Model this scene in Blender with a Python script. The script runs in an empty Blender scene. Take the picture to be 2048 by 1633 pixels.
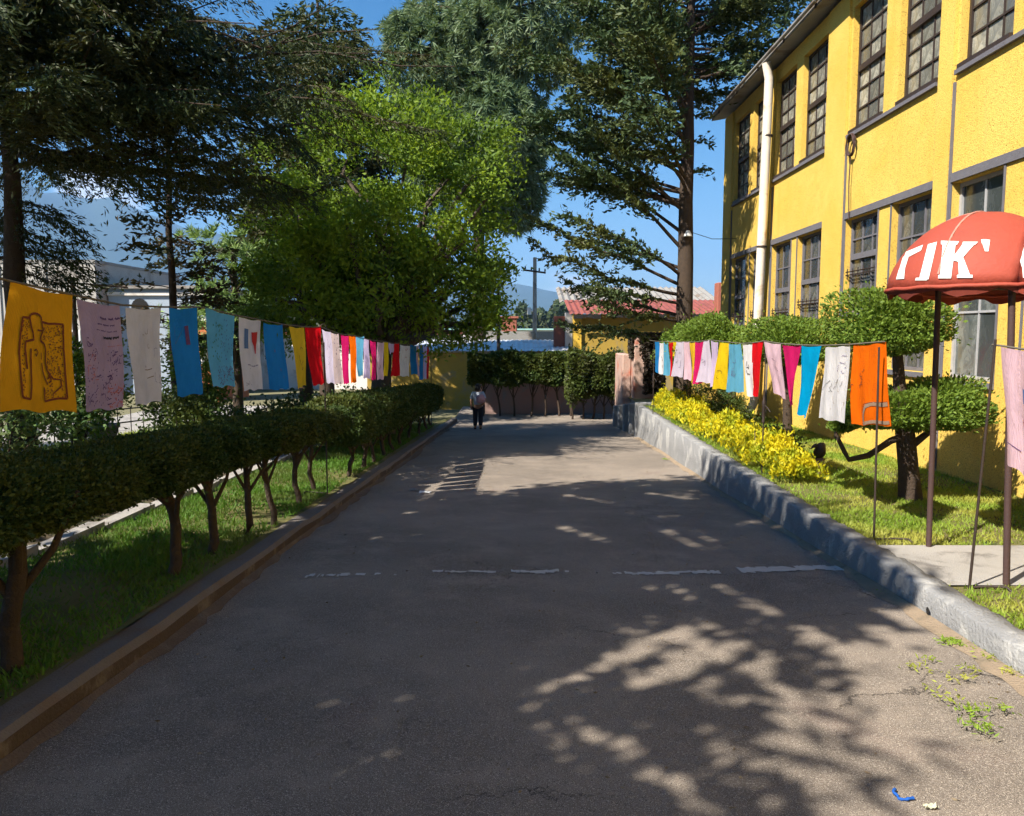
import bpy, math, random
import numpy as np
from mathutils import Vector

SC = bpy.context.scene
COL = SC.collection
R = math.radians
random.seed(7)

# ------------------------------------------------------------------ camera, sky, sun, exposure
F, CX, CY = 1550.0, 1024.0, 816.5            # focal length and centre in pixels of the 2048 wide photograph
CAM = np.array([0.0, 0.0, 1.6])
PIT = math.atan(148.5 / F)
YAW = math.atan(10.0 / F)
cd = bpy.data.cameras.new('camera'); cam = bpy.data.objects.new('camera', cd); COL.objects.link(cam)
cam.location = CAM; cam.rotation_euler = (math.pi / 2 - PIT, 0, YAW)
cd.sensor_width = 36; cd.lens = 36 * F / 2048; cd.clip_start = 0.05; cd.clip_end = 30000
SC.camera = cam

SUN_EL, SUN_SH = 44.0, 40.0                  # elevation; shadows fall at this angle from +X towards +Y
tosun = Vector((-math.cos(R(SUN_SH)) * math.cos(R(SUN_EL)), -math.sin(R(SUN_SH)) * math.cos(R(SUN_EL)), math.sin(R(SUN_EL))))
sd = bpy.data.lights.new('sun', 'SUN'); sd.energy = 5.0; sd.angle = R(0.53); sd.color = (1.0, 0.93, 0.82)
so = bpy.data.objects.new('sun', sd); COL.objects.link(so); so.location = tosun * 60
so.rotation_euler = tosun.to_track_quat('Z', 'Y').to_euler()

wd = bpy.data.worlds.new('World'); SC.world = wd; wd.use_nodes = True
wt = wd.node_tree; wt.nodes.clear()
sky = wt.nodes.new('ShaderNodeTexSky'); sky.sky_type = 'NISHITA'; sky.sun_disc = False
sky.sun_elevation = R(SUN_EL); sky.sun_rotation = math.atan2(tosun.x, tosun.y)
sky.altitude = 1200; sky.air_density = 1.25; sky.dust_density = 0.5; sky.ozone_density = 2.0
bg = wt.nodes.new('ShaderNodeBackground'); bg.inputs[1].default_value = 0.052
hs = wt.nodes.new('ShaderNodeHueSaturation'); hs.inputs['Saturation'].default_value = 1.5
wt.links.new(sky.outputs[0], hs.inputs['Color']); wt.links.new(hs.outputs[0], bg.inputs[0])
tc = wt.nodes.new('ShaderNodeTexCoord')
mp = wt.nodes.new('ShaderNodeMapping'); mp.inputs['Scale'].default_value = (1, 1, 2.6); mp.inputs['Location'].default_value = (0.33, 0.1, 0.12)
wt.links.new(tc.outputs['Generated'], mp.inputs[0])
nz = wt.nodes.new('ShaderNodeTexNoise'); nz.inputs['Scale'].default_value = 5.5; nz.inputs['Detail'].default_value = 9; nz.inputs['Roughness'].default_value = 0.56
wt.links.new(mp.outputs[0], nz.inputs['Vector'])
sx = wt.nodes.new('ShaderNodeSeparateXYZ'); wt.links.new(tc.outputs['Generated'], sx.inputs[0])
band = wt.nodes.new('ShaderNodeMapRange'); band.interpolation_type = 'SMOOTHSTEP'
for i, v in ((1, 0.02), (2, 0.22), (3, 0.52), (4, 0.86)): band.inputs[i].default_value = v
wt.links.new(sx.outputs[2], band.inputs[0])
cl = wt.nodes.new('ShaderNodeMath'); cl.operation = 'SUBTRACT'
wt.links.new(nz.outputs[0], cl.inputs[0]); wt.links.new(band.outputs[0], cl.inputs[1])
dn = wt.nodes.new('ShaderNodeVectorMath'); dn.operation = 'DOT_PRODUCT'; wt.links.new(tc.outputs['Generated'], dn.inputs[0])
ce, ca = math.radians(9.3), math.radians(-27.4); dn.inputs[1].default_value = (math.sin(ca)*math.cos(ce), math.cos(ca)*math.cos(ce), math.sin(ce))
pf = wt.nodes.new('ShaderNodeMapRange'); pf.interpolation_type = 'SMOOTHSTEP'      # a cloud bank over the left mountain
for i, v in ((1, 0.9955), (2, 0.9998), (3, 0.0), (4, 0.30)): pf.inputs[i].default_value = v
wt.links.new(dn.outputs['Value'], pf.inputs[0])
cl0 = cl; cl = wt.nodes.new('ShaderNodeMath'); cl.operation = 'ADD'; wt.links.new(cl0.outputs[0], cl.inputs[0]); wt.links.new(pf.outputs[0], cl.inputs[1])
cm = wt.nodes.new('ShaderNodeMapRange'); cm.interpolation_type = 'SMOOTHSTEP'
for i, v in ((1, 0.0), (2, 0.14), (3, 0.0), (4, 0.92)): cm.inputs[i].default_value = v
wt.links.new(cl.outputs[0], cm.inputs[0])
cb = wt.nodes.new('ShaderNodeBackground'); cb.inputs[0].default_value = (0.95, 0.97, 1, 1); cb.inputs[1].default_value = 0.62
wm = wt.nodes.new('ShaderNodeMixShader'); wo = wt.nodes.new('ShaderNodeOutputWorld')
wt.links.new(cm.outputs[0], wm.inputs[0]); wt.links.new(bg.outputs[0], wm.inputs[1]); wt.links.new(cb.outputs[0], wm.inputs[2])
wt.links.new(wm.outputs[0], wo.inputs[0])

vs = SC.view_settings; vs.view_transform = 'Standard'; vs.look = 'None'; vs.gamma = 1; vs.use_curve_mapping = False
vs.exposure = 1.38
SC.render.engine = 'CYCLES'
cy = SC.cycles
cy.max_bounces = 5; cy.diffuse_bounces = 2; cy.glossy_bounces = 3; cy.transmission_bounces = 4; cy.volume_bounces = 0; cy.transparent_max_bounces = 6
cy.sample_clamp_indirect = 8; cy.use_adaptive_sampling = True; cy.adaptive_threshold = 0.02; cy.adaptive_min_samples = 16; cy.use_denoising = True
try:
    cy.denoiser = 'OPENIMAGEDENOISE'; cy.denoising_input_passes = 'RGB_ALBEDO_NORMAL'
except Exception:
    pass

# ------------------------------------------------------------------ measuring the place
_cp, _sp, _cy, _sy = math.cos(PIT), math.sin(PIT), math.cos(YAW), math.sin(YAW)
_W = np.array([-_sy * _cp, _cy * _cp, -_sp]); _Rr = np.array([_cy, _sy, 0.0]); _U = np.cross(_Rr, _W)
def ray(px, py): return _W + _Rr * ((px - CX) / F) + _U * ((CY - py) / F)
def atX(px, py, X): d = ray(px, py); return CAM + d * (X / d[0])
def atY(px, py, Y): d = ray(px, py); return CAM + d * (Y / d[1])
def atG(px, py, z0, s): d = ray(px, py); return CAM + d * ((z0 - 1.6) / (d[2] + s * d[1]))
def z_road(y): return -0.05 * min(y, 26.0)
def z_left(y): return z_road(y) + 0.12
def z_terr(y): return -0.05 - 0.009 * y

# ------------------------------------------------------------------ mesh helpers
def rng(s): return np.random.default_rng(s)
def link(o, parent=None):
    COL.objects.link(o)
    if parent is not None: o.parent = parent
    return o
def npmesh(name, V, Fa, mats, parent=None, smooth=False, mi=None):
    V = np.asarray(V, dtype=np.float32).reshape(-1, 3); Fa = np.asarray(Fa, dtype=np.int32); k = Fa.shape[1]
    me = bpy.data.meshes.new(name)
    me.vertices.add(len(V)); me.vertices.foreach_set('co', V.ravel())
    me.loops.add(Fa.size); me.loops.foreach_set('vertex_index', Fa.ravel())
    me.polygons.add(len(Fa)); me.polygons.foreach_set('loop_start', np.arange(0, Fa.size, k, dtype=np.int32))
    if smooth: me.polygons.foreach_set('use_smooth', np.ones(len(Fa), dtype=bool))
    if mi is not None: me.polygons.foreach_set('material_index', np.asarray(mi, dtype=np.int32))
    me.update(calc_edges=True)
    for m in (mats if isinstance(mats, (list, tuple)) else [mats]): me.materials.append(m)
    return link(bpy.data.objects.new(name, me), parent)

class MB:
    """collects boxes, tubes and polygons; build() links them as one mesh"""
    def __init__(s): s.v = []; s.f = []; s.m = []; s.sm = []
    def add(s, vs_, fs, m=0, sm=False):
        b = len(s.v); s.v += [tuple(map(float, p)) for p in vs_]
        for f in fs: s.f.append([b + i for i in f]); s.m.append(m); s.sm.append(sm)
        return s
    def box(s, a, b, m=0, jit=0, rg=None):
        x0, y0, z0 = a; x1, y1, z1 = b
        P = [(x0,y0,z0),(x1,y0,z0),(x1,y1,z0),(x0,y1,z0),(x0,y0,z1),(x1,y0,z1),(x1,y1,z1),(x0,y1,z1)]
        if jit: P = [tuple(c + random.uniform(-jit, jit) for c in p) for p in P]
        return s.add(P, [(0,3,2,1),(4,5,6,7),(0,1,5,4),(1,2,6,5),(2,3,7,6),(3,0,4,7)], m)
    def bbox(s, a, b, bev=0.01, m=0):
        """box with chamfered vertical and top edges"""
        x0, y0, z0 = a; x1, y1, z1 = b; q = bev
        r0 = [(x0+q,y0),(x1-q,y0),(x1,y0+q),(x1,y1-q),(x1-q,y1),(x0+q,y1),(x0,y1-q),(x0,y0+q)]
        cx, cy_ = (x0+x1)/2, (y0+y1)/2
        V = [(x,y,z0) for x,y in r0] + [(x,y,z1-q) for x,y in r0] + [(x + (q if x<cx else -q), y + (q if y<cy_ else -q), z1) for x,y in r0]
        Fs = [tuple(range(7,-1,-1)), tuple(range(16,24))]
        for l in (0, 8):
            for i in range(8): Fs.append((l+i, l+(i+1)%8, l+8+(i+1)%8, l+8+i))
        return s.add(V, Fs, m)
    def tube(s, pts, rad, n=6, m=0, cap=True, sm=True):
        pts = [Vector(p) for p in pts]; k = len(pts)
        rad = [rad]*k if isinstance(rad, (int, float)) else list(rad)
        V = []
        up = Vector((0.13, 0.21, 1)).normalized()
        for i, p in enumerate(pts):
            t = (pts[min(i+1,k-1)] - pts[max(i-1,0)]).normalized()
            a = t.cross(up)
            if a.length < 0.05: a = t.cross(Vector((1,0.2,0)))
            a.normalize(); b = t.cross(a)
            for j in range(n):
                w = 2*math.pi*j/n; V.append(p + (a*math.cos(w) + b*math.sin(w))*rad[i])
        Fs = [(i*n+j, i*n+(j+1)%n, (i+1)*n+(j+1)%n, (i+1)*n+j) for i in range(k-1) for j in range(n)]
        s.add(V, Fs, m, sm)
        if cap: s.add(V[:n], [tuple(range(n-1,-1,-1))], m); s.add(V[-n:], [tuple(range(n))], m)
        return s
    def lathe(s, prof, n=16, c=(0,0,0), m=0):
        V = [(c[0]+r*math.cos(2*math.pi*j/n), c[1]+r*math.sin(2*math.pi*j/n), c[2]+z) for r, z in prof for j in range(n)]
        return s.add(V, [(i*n+j, i*n+(j+1)%n, (i+1)*n+(j+1)%n, (i+1)*n+j) for i in range(len(prof)-1) for j in range(n)], m, True)
    def build(s, name, mats, parent=None):
        me = bpy.data.meshes.new(name); me.from_pydata(s.v, [], s.f)
        for m in (mats if isinstance(mats, (list, tuple)) else [mats]): me.materials.append(m)
        me.polygons.foreach_set('material_index', s.m); me.polygons.foreach_set('use_smooth', s.sm); me.update()
        return link(bpy.data.objects.new(name, me), parent)

def tag(o, label=None, cat=None, group=None, kind=None):
    if label: o['label'] = label
    if cat: o['category'] = cat
    if group: o['group'] = group
    if kind: o['kind'] = kind
    return o
def thing(name, label, cat, loc=(0,0,0), group=None):
    o = bpy.data.objects.new(name, None); o.empty_display_size = 0.2; COL.objects.link(o); o.location = loc
    return tag(o, label, cat, group)
def under(o, root):
    """keep a mesh written in world coordinates in place below a root that has a location"""
    if o.parent is None or o.parent is root: o.parent = root; o.matrix_parent_inverse = root.matrix_basis.inverted()
    return o                     # a sub-part keeps its part as parent: that part already sits at the world origin

# ------------------------------------------------------------------ materials
class NT:
    def __init__(s, name):
        s.m = bpy.data.materials.new(name); s.m.use_nodes = True; s.t = s.m.node_tree; s.t.nodes.clear()
        s.out = s.t.nodes.new('ShaderNodeOutputMaterial')
    def n(s, typ, **k):
        nd = s.t.nodes.new('ShaderNode' + typ)
        for a, v in k.items():
            if a.startswith('i_'):
                key = a[2:]; key = int(key) if key.isdigit() else key.replace('_', ' ')
                s.put(nd.inputs[key], v)
            else: setattr(nd, a, v)
        return nd
    def put(s, sock, v):
        if isinstance(v, bpy.types.NodeSocket): s.t.links.new(v, sock)
        elif isinstance(v, bpy.types.Node): s.t.links.new(v.outputs[0], sock)
        elif isinstance(v, tuple) and len(v) == 3 and sock.type == 'RGBA': sock.default_value = (*v, 1)
        else: sock.default_value = v
    def coords(s, kind='Object'): return s.n('TexCoord').outputs[kind]
    def noise(s, scale, detail=4, rough=0.55, vec=None, dist=0):
        return s.n('TexNoise', i_Scale=scale, i_Detail=detail, i_Roughness=rough, i_Distortion=dist, i_Vector=vec or s.coords()).outputs[0]
    def ramp(s, val, a, b, lo=0.0, hi=1.0):
        return s.n('MapRange', interpolation_type='SMOOTHSTEP', i_0=val, i_1=a, i_2=b, i_3=lo, i_4=hi).outputs[0]
    def mix(s, f, a, b, mode='MIX'):
        nd = s.t.nodes.new('ShaderNodeMix'); nd.data_type = 'RGBA'; nd.blend_type = mode
        s.put(nd.inputs[0], f); s.put(nd.inputs[6], a); s.put(nd.inputs[7], b); return nd.outputs[2]
    def math(s, op, a, b=0.0):
        nd = s.n('Math', operation=op); s.put(nd.inputs[0], a); s.put(nd.inputs[1], b); return nd.outputs[0]
    def bump(s, h, strength=0.3, dist=0.02): return s.n('Bump', i_Strength=strength, i_Distance=dist, i_Height=h).outputs[0]
    def pbr(s, color, rough=0.8, normal=None, spec=0.3, metal=0.0):
        b = s.n('BsdfPrincipled'); s.put(b.inputs['Base Color'], color); s.put(b.inputs['Roughness'], rough)
        s.put(b.inputs['Specular IOR Level'], spec); b.inputs['Metallic'].default_value = metal
        if normal: s.put(b.inputs['Normal'], normal)
        return b
    def done(s, sh): s.put(s.out.inputs[0], sh); return s.m

def m_simple(name, c1, c2=None, scale=6, rough=0.8, bump=0.0, bscale=40, spec=0.3, metal=0, stain=None, stain_scale=1.5):
    t = NT(name); c2 = c2 or tuple(x*0.75 for x in c1)
    col = t.mix(t.noise(scale, 6, 0.6), c1, c2)
    if stain: col = t.mix(t.ramp(t.noise(stain_scale, 8, 0.65, dist=0.6), 0.5, 0.68), col, stain)
    nm = t.bump(t.noise(bscale, 5, 0.6), bump, 0.02) if bump else None
    return t.done(t.pbr(col, rough, nm, spec, metal))

def m_leaf(name, c1, c2, c3=None, trans=0.35, clump=0.8, rough=0.55):
    t = NT(name)
    rnd = t.n('NewGeometry').outputs['Random Per Island']
    col = t.mix(rnd, c1, c2)
    if c3: col = t.mix(t.ramp(t.noise(clump, 3, 0.5), 0.42, 0.66), col, c3)
    tr = t.n('BsdfTranslucent'); t.put(tr.inputs[0], t.mix(0.6, col, (1.0, 0.95, 0.35), 'MULTIPLY'))
    ms = t.n('MixShader', i_0=trans); t.put(ms.inputs[1], t.pbr(col, rough, None, 0.25)); t.put(ms.inputs[2], tr)
    return t.done(ms)

def m_cloth(name, c, fade=None):
    t = NT(name)
    v = t.coords()
    cr = t.n('Mapping'); t.put(cr.inputs[0], v); cr.inputs['Scale'].default_value = (1.0, 1.6, 0.45)
    wv = t.n('TexWave', i_Scale=160.0, i_Distortion=0.6, i_Vector=v).outputs[1]
    col = t.mix(t.ramp(t.noise(5, 5, 0.6), 0.35, 0.75), c, fade or tuple(x*0.82 for x in c))
    tr = t.n('BsdfTranslucent'); t.put(tr.inputs[0], col)
    ms = t.n('MixShader', i_0=0.48); t.put(ms.inputs[1], t.pbr(col, 0.95, t.bump(t.math('ADD', t.math('MULTIPLY', wv, 0.06), t.noise(7, 4, 0.6, cr.outputs[0], 0.6)), 0.55, 0.03), 0.08)); t.put(ms.inputs[2], tr)
    return t.done(ms)

def mk_road():
    t = NT('asphalt'); v = t.coords()
    big = t.noise(0.45, 5, 0.6, v); mid = t.noise(2.3, 6, 0.65, v); fine = t.noise(95, 3, 0.7, v); grit = t.noise(260, 2, 0.6, v)
    col = t.mix(t.ramp(big, 0.38, 0.64), (0.140, 0.117, 0.098), (0.252, 0.210, 0.172))
    col = t.mix(t.ramp(mid, 0.45, 0.75), col, (0.295, 0.242, 0.194))
    col = t.mix(t.ramp(t.noise(0.9, 4, 0.6, v, 1.0), 0.58, 0.72, 0, 0.5), col, (0.165, 0.112, 0.098))
    col = t.mix(t.ramp(fine, 0.38, 0.62, 0, 0.85), col, t.mix(t.ramp(grit, 0.4, 0.62), (0.05, 0.042, 0.036), (0.52, 0.45, 0.37)))
    vor = t.n('TexVoronoi', feature='DISTANCE_TO_EDGE', i_Scale=0.55)
    wob = t.n('TexNoise', i_Scale=3.0, i_Detail=7.0, i_Roughness=0.7, i_Vector=v)
    mv = t.n('MixRGB' if False else 'VectorMath', operation='MULTIPLY_ADD')
    t.put(mv.inputs[0], wob.outputs[1]); mv.inputs[1].default_value = (0.55, 0.55, 0); t.put(mv.inputs[2], v)
    t.put(vor.inputs['Vector'], mv)
    crack = t.math('MULTIPLY', t.ramp(vor.outputs['Distance'], 0.0, 0.004, 0.8, 0), t.ramp(t.noise(0.6, 3, 0.6, v), 0.50, 0.60))
    col = t.mix(crack, col, (0.03, 0.026, 0.024))
    h = t.math('SUBTRACT', t.math('ADD', fine, t.math('MULTIPLY', mid, 0.8)), t.math('MULTIPLY', crack, 1.2))
    return t.done(t.pbr(col, 0.95, t.bump(h, 0.5, 0.008), 0.15))
ASPH = mk_road()

def mk_stucco(name, c1, c2, dark, stain):
    t = NT(name); v = t.coords()
    col = t.mix(t.ramp(t.noise(0.9, 7, 0.68, v), 0.33, 0.67), c1, c2)
    lump = t.n('TexVoronoi', i_Scale=70.0, i_Vector=v).outputs['Distance']
    sp = t.noise(78, 4, 0.7, v, 0.5)
    col = t.mix(t.ramp(sp, 0.545, 0.61, 0, 0.85), col, dark)
    st = t.n('Mapping'); t.put(st.inputs[0], v); st.inputs['Scale'].default_value = (2.2, 2.2, 0.35)
    col = t.mix(t.ramp(t.noise(1.3, 6, 0.65, st.outputs[0]), 0.50, 0.74, 0, 0.4), col, stain)
    col = t.mix(t.ramp(t.noise(3.2, 8, 0.7, st.outputs[0], 0.8), 0.60, 0.74, 0, 0.35), col, (0.44, 0.30, 0.11))
    h = t.math('ADD', t.math('MULTIPLY', lump, 1.3), t.math('MULTIPLY', sp, -1.6))
    return t.done(t.pbr(col, 0.9, t.bump(h, 0.32, 0.010), 0.15))
STUCCO = mk_stucco('yellow_stucco', (0.70, 0.49, 0.115), (0.66, 0.43, 0.080), (0.20, 0.115, 0.03), (0.56, 0.33, 0.055))
SHADEYEL = m_simple('shaded_stained_yellow', (0.44, 0.28, 0.045), (0.26, 0.18, 0.04), 2.5, 0.9, 0.2, 30, stain=(0.22, 0.19, 0.13), stain_scale=1.2)  # tree shade on the far walls put into the colour, along with stains
FRAMEW = m_simple('pale_steel_frame', (0.42, 0.42, 0.42), (0.26, 0.26, 0.27), 14, 0.7, 0.2, 60)
TRIM = m_simple('grey_trim_paint', (0.16, 0.155, 0.17), (0.10, 0.095, 0.11), 9, 0.8, 0.3, 60)
CONC = m_simple('concrete', (0.40, 0.375, 0.34), (0.27, 0.25, 0.225), 3.5, 0.95, 0.5, 70, stain=(0.17, 0.155, 0.14), stain_scale=2.2)
CONCG = m_simple('grey_painted_concrete', (0.30, 0.30, 0.30), (0.21, 0.21, 0.21), 3.5, 0.95, 0.9, 45, stain=(0.42, 0.41, 0.39), stain_scale=2.4)
KERBF = m_simple('mud_stained_kerb', (0.092, 0.066, 0.048), (0.062, 0.046, 0.036), 5, 0.95, 0.5, 50, stain=(0.17, 0.14, 0.11), stain_scale=3)
KERBT = m_simple('kerb_top', (0.18, 0.155, 0.137), (0.12, 0.105, 0.094), 4, 0.95, 0.5, 60, stain=(0.15, 0.11, 0.08), stain_scale=2)
SOIL = m_simple('soil', (0.10, 0.075, 0.042), (0.055, 0.042, 0.024), 5, 1.0, 0.7, 30, stain=(0.07, 0.085, 0.025), stain_scale=2.2)
TURF = m_simple('turf_soil', (0.12, 0.135, 0.035), (0.15, 0.11, 0.05), 3, 1.0, 0.7, 45, stain=(0.05, 0.075, 0.018), stain_scale=1.4)
EARTH = m_simple('dry_ground', (0.20, 0.17, 0.10), (0.11, 0.12, 0.05), 0.05, 1.0, 0.2, 3)
BARK = m_simple('bark', (0.085, 0.058, 0.04), (0.035, 0.026, 0.02), 14, 0.95, 0.9, 38)
BARKG = m_simple('grey_bark', (0.15, 0.12, 0.095), (0.06, 0.048, 0.038), 10, 0.95, 0.9, 30)
METAL = m_simple('dark_iron', (0.022, 0.018, 0.017), (0.05, 0.03, 0.022), 20, 0.55, 0.2, 80, 0.4)
RUST = m_simple('rusty_pole', (0.075, 0.04, 0.034), (0.045, 0.026, 0.024), 12, 0.7, 0.2, 60, 0.35)
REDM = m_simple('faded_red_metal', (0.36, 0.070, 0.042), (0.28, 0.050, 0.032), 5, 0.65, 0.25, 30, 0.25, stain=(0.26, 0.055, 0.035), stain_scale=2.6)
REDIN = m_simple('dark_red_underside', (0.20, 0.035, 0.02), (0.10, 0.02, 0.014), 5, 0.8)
WHITEP = m_simple('white_paint', (0.78, 0.77, 0.74), (0.70, 0.69, 0.66), 8, 0.6, 0.1, 60)
PIPEM = m_simple('white_pipe_paint', (0.80, 0.75, 0.66), (0.66, 0.55, 0.42), 2.0, 0.55, 0.1, 40, stain=(0.48, 0.32, 0.16), stain_scale=1.6)
LINE = m_simple('worn_line_paint', (0.62, 0.60, 0.55), (0.40, 0.38, 0.34), 14, 0.9, 0.3, 120)
ROPE = m_simple('rope', (0.16, 0.14, 0.11), (0.09, 0.08, 0.06), 60, 0.95)
ROOFG = m_simple('grey_sheet_roof', (0.30, 0.29, 0.27), (0.20, 0.19, 0.18), 3, 0.7, 0.2, 20, stain=(0.16, 0.12, 0.09), stain_scale=1)
TIN = m_simple('bright_tin_roof', (0.62, 0.64, 0.66), (0.48, 0.50, 0.52), 1.2, 0.45, 0.1, 10, 0.4, stain=(0.34, 0.30, 0.26), stain_scale=0.8)
REDROOF = m_simple('red_tin_roof', (0.30, 0.085, 0.065), (0.20, 0.06, 0.05), 1.5, 0.7, 0.2, 20, stain=(0.13, 0.05, 0.035), stain_scale=1.2)
WHITEW = m_simple('limewashed_wall', (0.74, 0.70, 0.64), (0.60, 0.56, 0.51), 1.2, 0.9, 0.2, 20, stain=(0.42, 0.38, 0.33), stain_scale=0.7)
GREYW = m_simple('bare_block_wall', (0.47, 0.44, 0.40), (0.34, 0.32, 0.29), 1.6, 0.95, 0.3, 15, stain=(0.27, 0.24, 0.21), stain_scale=0.6)
BLUEW = m_simple('pale_blue_wall', (0.34, 0.40, 0.47), (0.25, 0.30, 0.36), 1.6, 0.9, 0.2, 15)
TEAL = m_simple('teal_sheet_roof', (0.22, 0.46, 0.42), (0.36, 0.52, 0.48), 0.4, 0.6)
BRICKR = m_simple('red_brick', (0.36, 0.12, 0.075), (0.24, 0.085, 0.06), 7, 0.9, 0.3, 30)
PINKW = m_simple('peeling_pink_wall', (0.36, 0.17, 0.14), (0.27, 0.24, 0.22), 1.1, 0.95, 0.3, 20, stain=(0.23, 0.22, 0.22), stain_scale=1.2)
STONE = m_simple('pillar_stone', (0.50, 0.33, 0.26), (0.36, 0.26, 0.22), 4, 0.95, 0.6, 20, stain=(0.42, 0.12, 0.07), stain_scale=1.8)
HILLM = m_simple('forested_mountain', (0.035, 0.055, 0.03), (0.06, 0.075, 0.04), 0.004, 1.0)
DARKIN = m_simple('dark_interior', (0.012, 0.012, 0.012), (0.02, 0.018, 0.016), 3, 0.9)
def m_glass(name, dark, dust_refl, amount, rough):
    t = NT(name); v = t.coords('Generated'); oi = t.n('ObjectInfo').outputs['Random']
    st = t.n('Mapping'); t.put(st.inputs[0], t.coords('Object')); st.inputs['Scale'].default_value = (3, 3.4, 2.2)
    f = t.ramp(t.noise(2.2, 6, 0.65, st.outputs[0], 0.5), 0.30, 0.78)
    f2 = t.math('MULTIPLY', t.ramp(oi, 0.05, 0.95, 0.08, 1.0), amount)
    col = t.mix(t.math('MULTIPLY', t.math('ADD', f, 0.25), f2), dark, dust_refl)
    return t.done(t.pbr(col, t.math('ADD', t.math('MULTIPLY', f, 0.35), rough), None, 0.6))
GLASSU = m_glass('dusty_reflecting_glass', (0.09, 0.09, 0.075), (0.42, 0.40, 0.32), 0.95, 0.10)  # pale tone holds dust and the grey reflections of the upper panes
GLASSL = m_glass('dark_window_glass', (0.022, 0.024, 0.022), (0.22, 0.22, 0.19), 0.6, 0.08)
GLASSW = m_glass('grey_window_glass', (0.035, 0.042, 0.042), (0.26, 0.28, 0.26), 0.75, 0.10)

# leaves
L_HEDGE = m_leaf('hedge_leaf', (0.060, 0.095, 0.020), (0.030, 0.060, 0.012), (0.085, 0.105, 0.022), 0.3, 2.0)
L_YTREE = m_leaf('yellow_green_leaf', (0.30, 0.41, 0.032), (0.15, 0.25, 0.028), (0.10, 0.175, 0.03), 0.48, 0.6)
L_CYP = m_leaf('dark_conifer_spray', (0.048, 0.070, 0.020), (0.024, 0.042, 0.014), (0.062, 0.062, 0.018), 0.22, 0.5)
L_FIR = m_leaf('fir_spray', (0.085, 0.130, 0.050), (0.035, 0.065, 0.028), (0.105, 0.120, 0.035), 0.2, 0.7)
L_PINE = m_leaf('grey_green_pine', (0.24, 0.31, 0.17), (0.085, 0.14, 0.07), (0.11, 0.17, 0.08), 0.3, 0.4)
L_TUFT = m_leaf('bright_pine_tuft', (0.30, 0.42, 0.15), (0.14, 0.23, 0.08), None, 0.35)
L_BROWN = m_leaf('brown_conifer_spray', (0.085, 0.055, 0.026), (0.040, 0.045, 0.018), (0.045, 0.065, 0.022), 0.25, 0.9)
L_TOPI = m_leaf('topiary_leaf', (0.20, 0.29, 0.040), (0.09, 0.165, 0.024), (0.14, 0.21, 0.028), 0.35, 2.5)
L_GOLD = m_leaf('golden_leaf', (0.74, 0.60, 0.012), (0.52, 0.47, 0.014), (0.30, 0.36, 0.02), 0.35, 4.5)
L_GRASS = m_leaf('grass_blade', (0.30, 0.42, 0.050), (0.18, 0.30, 0.035), (0.42, 0.42, 0.085), 0.45, 1.2)
L_GRASSL = m_leaf('lush_grass_blade', (0.115, 0.235, 0.028), (0.07, 0.16, 0.02), (0.12, 0.17, 0.035), 0.4, 1.0)
L_VAR = m_leaf('glossy_shrub_leaf', (0.10, 0.17, 0.05), (0.045, 0.09, 0.03), (0.16, 0.20, 0.08), 0.3, 1.5, 0.35)
L_IVY = m_leaf('dry_ivy_leaf', (0.055, 0.035, 0.025), (0.030, 0.028, 0.018), None, 0.2)
L_FAR = m_leaf('far_wood_leaf', (0.060, 0.085, 0.032), (0.030, 0.050, 0.022), (0.085, 0.080, 0.04), 0.15, 0.03)

# ------------------------------------------------------------------ foliage builders
def unit(a): return a / np.maximum(np.linalg.norm(a, axis=-1, keepdims=True), 1e-9)
def leaves(name, C, D, L, Wd, mat, parent, rg, cup=0.0):
    """one diamond-shaped leaf (two triangles' worth) for each centre C along direction D"""
    n = len(C); D = unit(D); S = unit(np.cross(D, rg.normal(size=(n, 3))))
    L = np.broadcast_to(np.asarray(L, float), (n,))[:, None]; Wd = np.broadcast_to(np.asarray(Wd, float), (n,))[:, None]
    N = np.cross(D, S) * (Wd * cup)
    V = np.stack([C - D*L*0.5, C + S*Wd*0.5 - D*L*0.08 + N, C + D*L*0.5, C - S*Wd*0.5 - D*L*0.08 + N], 1).reshape(-1, 3)
    return npmesh(name, V, np.arange(4*n).reshape(-1, 4), mat, parent)
def sphere_dirs(n, rg): return unit(rg.normal(size=(n, 3)))
def lumpy(dirs, rg, k=7, amp=0.22):
    f = np.zeros(len(dirs))
    for _ in range(k):
        w = rg.normal(size=3) * 2.6; f += np.sin(dirs @ w + rg.uniform(0, 6.3))
    return 1 + amp * f / math.sqrt(k) * 1.2
def blob(center, rad, nclump, per, size, rg, spread=0.16, shell=0.55, amp=0.2, squash=0.7):
    """leaf centres and directions: clumps spread through an uneven ellipsoid, denser to the outside"""
    d = sphere_dirs(nclump, rg); r = (shell + (1 - shell) * rg.random(nclump) ** 0.6) * lumpy(d, rg, amp=amp)
    cc = d * r[:, None] * np.array(rad) + np.array(center)
    o = rg.normal(size=(nclump, per, 3)) * spread * np.array([1, 1, squash])
    P = (cc[:, None, :] + o).reshape(-1, 3)
    D = (d[:, None, :] * 0.7 + rg.normal(size=(nclump, per, 3)) * 0.8 + np.array([0, 0, -0.1])).reshape(-1, 3)
    return P, D, cc
def limb_path(a, b, sag=0.0, n=6, rg=None, wob=0.05):
    a, b = np.array(a, float), np.array(b, float); L = np.linalg.norm(b - a); pts = []
    for i in range(n):
        t = i/(n-1); p = a + (b-a)*t; p[2] += sag*math.sin(math.pi*t)
        if rg is not None and 0 < i < n-1: p += rg.normal(size=3)*wob*L*0.3
        pts.append(p)
    return pts
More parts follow.
